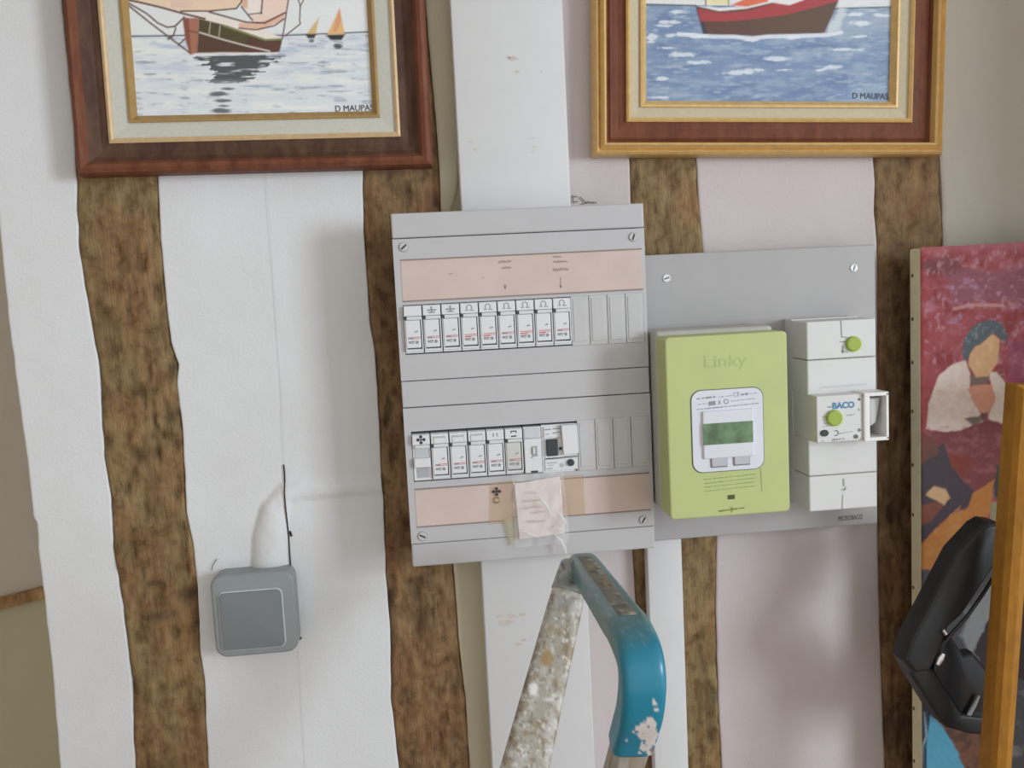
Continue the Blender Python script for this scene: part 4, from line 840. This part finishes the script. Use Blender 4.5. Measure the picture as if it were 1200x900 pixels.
# ================================================================== BLACK CASE AND GILT FRAME IN FRONT OF THE CANVAS
BK = M('black_vinyl', (36, 36, 37), .42, 0, .35, .10, 40, .25, 60, g=.8); BKG = M('black_gloss', (34, 34, 36), .24, 0, .4, .1, 30, g=.8)
t = thing('black_case', 'glossy black folded case wedged between the canvas and the yellow frame', 'bag', tuple(at(1110, 862, -.11)))
def pol(pts, Y): return [(at(a, b, Y)[0], at(a, b, Y)[2]) for a, b in pts]
def dome(pts, y0, y1, rise, bev): return MB().prism(pol(pts, y0), y0, y1, bev, 4)
dome([(1059, 775), (1075, 770), (1096, 788), (1128, 838), (1168, 843), (1168, 862), (1140, 862), (1110, 854), (1099, 842), (1070, 796)], -.128, -.104, 0, .005).build('outer_rim', BK, t, True)
dome([(1092, 790), (1100, 760), (1112, 740), (1131, 768), (1142, 766), (1172, 800), (1170, 850), (1126, 842)], -.120, -.104, 0, .006).build('body', BKG, t, True)
# thick rolled flap running up to the right, behind the frame
def sweep(path, widths, heights, up, n=16, pw=3.0):
    rings = []
    for i, p in enumerate(path):
        tg = (path[min(i+1, len(path)-1)]-path[max(i-1, 0)]).normalized(); u_ = up[i] if isinstance(up, list) else up
        sd = tg.cross(u_).normalized(); nn = sd.cross(tg).normalized(); rg = []
        for k in range(n):
            a = 2*math.pi*k/n; c, s = math.cos(a), math.sin(a); rr = (abs(c)**pw+abs(s)**pw)**(-1/pw)
            rg.append(p+sd*(c*rr*widths[i]/2)+nn*(s*rr*heights[i]/2))
        rings.append(rg)
    return rings
def sweep_mb(rings, mb=None):
    mb = mb or MB(); vr = [[mb.bm.verts.new(p) for p in r] for r in rings]; n = len(vr[0])
    for a, b in zip(vr[:-1], vr[1:]):
        for k in range(n): mb.bm.faces.new((a[k], a[(k+1) % n], b[(k+1) % n], b[k]))
    mb.bm.faces.new(vr[0][::-1]); mb.bm.faces.new(vr[-1]); bmesh.ops.recalc_face_normals(mb.bm, faces=mb.bm.faces[:]); return mb
dome([(1150, 618), (1160, 612), (1172, 613), (1180, 626), (1174, 656), (1130, 722), (1114, 736), (1104, 764), (1092, 788), (1072, 792), (1060, 776), (1068, 750), (1088, 713), (1122, 648)], -.138, -.112, 0, .008).build('folded_flap', BK, t, True)
pts = [Vector(at(a, b, -.136)) for a, b in ((1172, 664), (1152, 696), (1132, 724), (1116, 741), (1108, 752))]
sweep_mb(sweep(pts, [.004]*5, [.004]*5, Vector((0, -1, 0)), 8, 2)).build('piping', BKG, t, True)
GLINT = M('glint_steel', (200, 200, 204), .2, .9)  # bright slivers put in for the highlights on the glossy case
pts = [Vector(at(a, b, -.139)) for a, b in ((1099, 779), (1103, 772), (1106, 766))]
sweep_mb(sweep(pts, [.0045, .007, .004], [.003, .004, .003], Vector((0, -1, 0)), 10, 2)).build('case_glint', GLINT, t, True)
pts = [Vector(at(a, b, -.140)) for a, b in ((1105, 738), (1109, 743))]
sweep_mb(sweep(pts, [.004, .005], [.003]*2, Vector((0, -1, 0)), 10, 2)).build('case_glint', GLINT, t, True)
pts = [Vector(at(a, b, -.124)) for a, b in ((1134, 840), (1142, 826), (1147, 815))]
sweep_mb(sweep(pts, [.006, .005, .003], [.003]*3, Vector((0, -1, 0)), 10, 2)).build('strap_end', M('strap_grey', (112, 112, 112), .4, g=.6), t, True)

# yellow-brown frame standing in front
FY = -.172
GB = wood_mat('yellow_frame_wood', (138, 92, 28), (148, 100, 30), (160, 110, 36), .80, .25, .05)
a = np.array(at(1187, 450, FY)); b = np.array(at(1155.5, 900, FY)); dv = Vector((b[0]-a[0], 0, b[2]-a[2])).normalized(); bl = .62
t = thing('leaning_frame', 'plain empty yellow-brown wooden frame leaning at the far right', 'picture frame', (float(a[0]+dv.x*bl), FY, float(a[2]+dv.z*bl)))
A = Vector(a); nrm = Vector((-dv.z, 0, dv.x)); 
if nrm.x < 0: nrm = -nrm
FW = .024
def bar(p, d, L, sd, mit=True):
    prof = [(0, 0.012), (0, -.006), (.004, -.011), (.012, -.0135), (.019, -.012), (.023, -.006), (FW, 0), (FW, .012)]
    rings = []
    for e in (0, L):
        rings.append([p+d*(e+(o if e == 0 else -o))+sd*o+Vector((0, yy, 0)) for o, yy in prof])
    return sweep_mb(rings)
L = bl; Wd = .30
A0 = A.copy()
bar(A0, dv, L, nrm).build('side_rail', GB, t); bar(A0+nrm*Wd, dv, L, -nrm).build('side_rail', GB, t)
bar(A0, nrm, Wd, dv).build('top_rail', GB, t); bar(A0+dv*L, nrm, Wd, -dv).build('bottom_rail', GB, t)
# ================================================================== STEPLADDER
t = thing('stepladder', 'paint-spattered aluminium stepladder with blue plastic corner, in front of the board', 'stepladder', (.12, -.3, FLOOR))
A = Vector(at(683, 662, -.17)); B = Vector(at(753, 762, -.45)); hz = Vector((B.x-A.x, B.y-A.y, 0)).normalized(); lat = Vector((-hz.y, hz.x, 0))
best = None
for Yc in np.linspace(-.5, -.25, 101):
    q = Vector(at(737, 880, Yc)); e = abs((q-A).dot(lat))
    if best is None or e < best[0]: best = (e, q)
C = best[1]
def cr(pts, n):
    out = []
    P = [pts[0]*2-pts[1]]+pts+[pts[-1]*2-pts[-2]]
    for i in range(1, len(P)-2):
        for k in range(n):
            s = k/n; out.append(0.5*((2*P[i])+(P[i+1]-P[i-1])*s+(2*P[i-1]-5*P[i]+4*P[i+1]-P[i+2])*s*s+(3*P[i]-P[i-1]-3*P[i+1]+P[i+2])*s**3))
    out.append(pts[-1]); return out

STRT = [A.lerp(Vector(at(738, 741, -.42)), k/7) for k in range(8)]
ctrl = STRT+[Vector(at(749, 768, -.448)), Vector(at(752.5, 797, -.455)), Vector(at(750, 830, -.450)), Vector(at(744, 854, -.438)), Vector(at(739.5, 870, -.430))]
path = cr(ctrl, 11)
def ups(pth): return [lat.cross((pth[min(i+1, len(pth)-1)]-pth[max(i-1, 0)]).normalized()).normalized()*-1 for i in range(len(pth))]
def paint_sweep(name, path, wd, ht, up, mat, fn, n=40, pw=4.0, parent=None, cap=True):
    R_ = sweep(path, wd, ht, up, n, pw)
    def shrink(r, k, off): c = sum(r, Vector())/len(r); return [c+(v-c)*k+off for v in r]
    t0 = (path[0]-path[1]).normalized(); t1 = (path[-1]-path[-2]).normalized()
    if cap: R_ = [shrink(R_[0], .02, t0*.003), shrink(R_[0], .7, t0*.003), shrink(R_[0], .93, t0*.0015)]+R_+[shrink(R_[-1], .02, t1*.0)]
    P = np.array([[tuple(v) for v in r]+[tuple(r[0])] for r in R_]); me = grid_mesh(name, P-np.array(ORG[parent.name]), mat, True)
    bm = bmesh.new(); bm.from_mesh(me); bmesh.ops.recalc_face_normals(bm, faces=bm.faces[:]); bm.to_mesh(me); bm.free()
    x, y = topx(P.reshape(-1, 3)); set_paint(me, fn(x, y)); return add(name, me, parent)
def blue(x, y):
    p = Paint(x, y, (32, 114, 138), .8); p.mix(np.clip((770-y-(x-740)*.5)/46, 0, 1)*.95, (66, 106, 110)); p.noise(14, 10, (80, 118, 122), .5, .8, .5, 3, np.clip((790-y)/60, 0, 1))
    p.noise(5, 5, (110, 140, 146), .66, .8, .7, 8, (y < 760).astype(float))
    chip = fnoise(x/5, y/6, 77, 3)
    p.mix(p.inside([(741, 857), (752, 846), (762, 840), (768, 846), (774, 872), (768, 890), (748, 884), (752, 868)])*np.clip((chip-.34)*14, 0, 1), (196, 188, 184)); p.mix(p.inside([(763, 822), (768, 820), (773, 832), (769, 836)])*np.clip((chip-.25)*14, 0, 1), (190, 186, 184)); p.blob(734, 868, 2.4, 2, (190, 196, 200), .9, .1); p.blob(766, 880, 5, 4, (120, 92, 80), .8, .6)
    return p.c
def alu(x, y):
    p = Paint(x, y, (150, 143, 132), .8); p.noise(12, 18, (176, 172, 166), .5, .66, .8, 3); p.noise(7, 11, (132, 114, 88), .52, .70, .75, 7); p.noise(4, 5, (204, 202, 198), .60, .74, .7, 12); p.noise(3.5, 4.5, (98, 88, 74), .62, .74, .65, 15)
    p.blob(641, 771, 8, 15, (146, 116, 70), .8, .4); p.blob(625, 808, 7, 8, (216, 214, 212), .8, .5); p.blob(658, 706, 16, 14, (120, 118, 112), .6, .5); p.blob(648, 740, 10, 8, (138, 122, 96), .6, .5)
    return p.c
cap_w = list(np.interp(np.arange(len(path)), [0, 4, len(path)*.6, len(path)-1], [.025, .0275, .0295, .0295])); cap_h = [.022]*len(path)
PB = paint_mat('blue_plastic', .30, .06, 300, .5); PA = paint_mat('dull_aluminium', .5, .35, 200, .4, .08)
paint_sweep('corner_cap', path, cap_w, cap_h, ups(path), PB, blue, 72, 4.5, t)
ins = path[6:int(len(path)*.585)]; iu = ups(path)[6:int(len(path)*.585)]
sgn = 1 if iu[0].z > 0 else -1
def grit(x, y):
    p = Paint(x, y, (112, 112, 106), .8); p.noise(7, 7, (140, 126, 104), .5, .7, .9, 3); p.noise(5, 5, (82, 84, 80), .5, .7, .9, 6); p.noise(4, 4, (176, 170, 156), .66, .76, .8, 9); p.blob(714, 719, 6, 5, (178, 164, 134), .8, .5); p.blob(697, 700, 4, 5, (150, 134, 110), .8, .5); return p.c
paint_sweep('grip_inset', [q+iu[k]*sgn*.0098 for k, q in enumerate(ins)], [.0140]*len(ins), [.0034]*len(ins), iu, paint_mat('worn_grip', .7, .5, 400), grit, 16, 6, t)
# front leg carries on down from the cap, back leg runs down to the left
d = (path[-1]-path[-9]).normalized(); foot = Vector((path[-1].x-.10, path[-1].y+.0, FLOOR))
lp_ = [path[-6]]+[path[-1]+d*.02*k for k in range(1, 6)]; lp_ = lp_+[lp_[-1].lerp(foot, k/12) for k in range(1, 13)]
paint_sweep('front_leg', lp_, [.0265]*len(lp_), [.019]*len(lp_), ups(lp_), PA, alu, 28, 3.5, t)
r0 = Vector(at(673, 666, -.188)); r1 = Vector(at(615, 900, -.255)); dd = r1-r0; kz = (FLOOR-r0.z)/dd.z
rl = [r0+dd*k for k in list(np.linspace(0, 1.15, 150))+list(np.linspace(1.3, kz, 10))]
wdl = [float(np.interp(k, [0, 24, 149], [.026, .031, .0430])) for k in range(160)]
paint_sweep('back_leg', rl, wdl, [.020]*160, Vector((0, -1, .25)).normalized(), PA, alu, 72, 5, t)
q0 = [r0+dd*k for k in np.linspace(-.02, .125, 8)]
def dull(x, y):
    p = Paint(x, y, (128, 130, 126), .8); p.noise(7, 8, (160, 162, 160), .5, .65, .9, 4); p.noise(5, 6, (84, 84, 80), .58, .7, .9, 8); return p.c
paint_sweep('hinge_sleeve', q0, list(np.linspace(.0268, .0318, 8)), [.0208]*8, Vector((0, -1, .25)).normalized(), PB, dull, 30, 5, t)
for o in COL.objects:
    if o.name.split('.')[0] in ('small_print', 'red_print', 'handwriting', 'pencil_mark', 'crack', 'board_joint', 'faint_lettering', 'maker_mark', 'symbol', 'printed_mark'): o['kind'] = 'stuff'
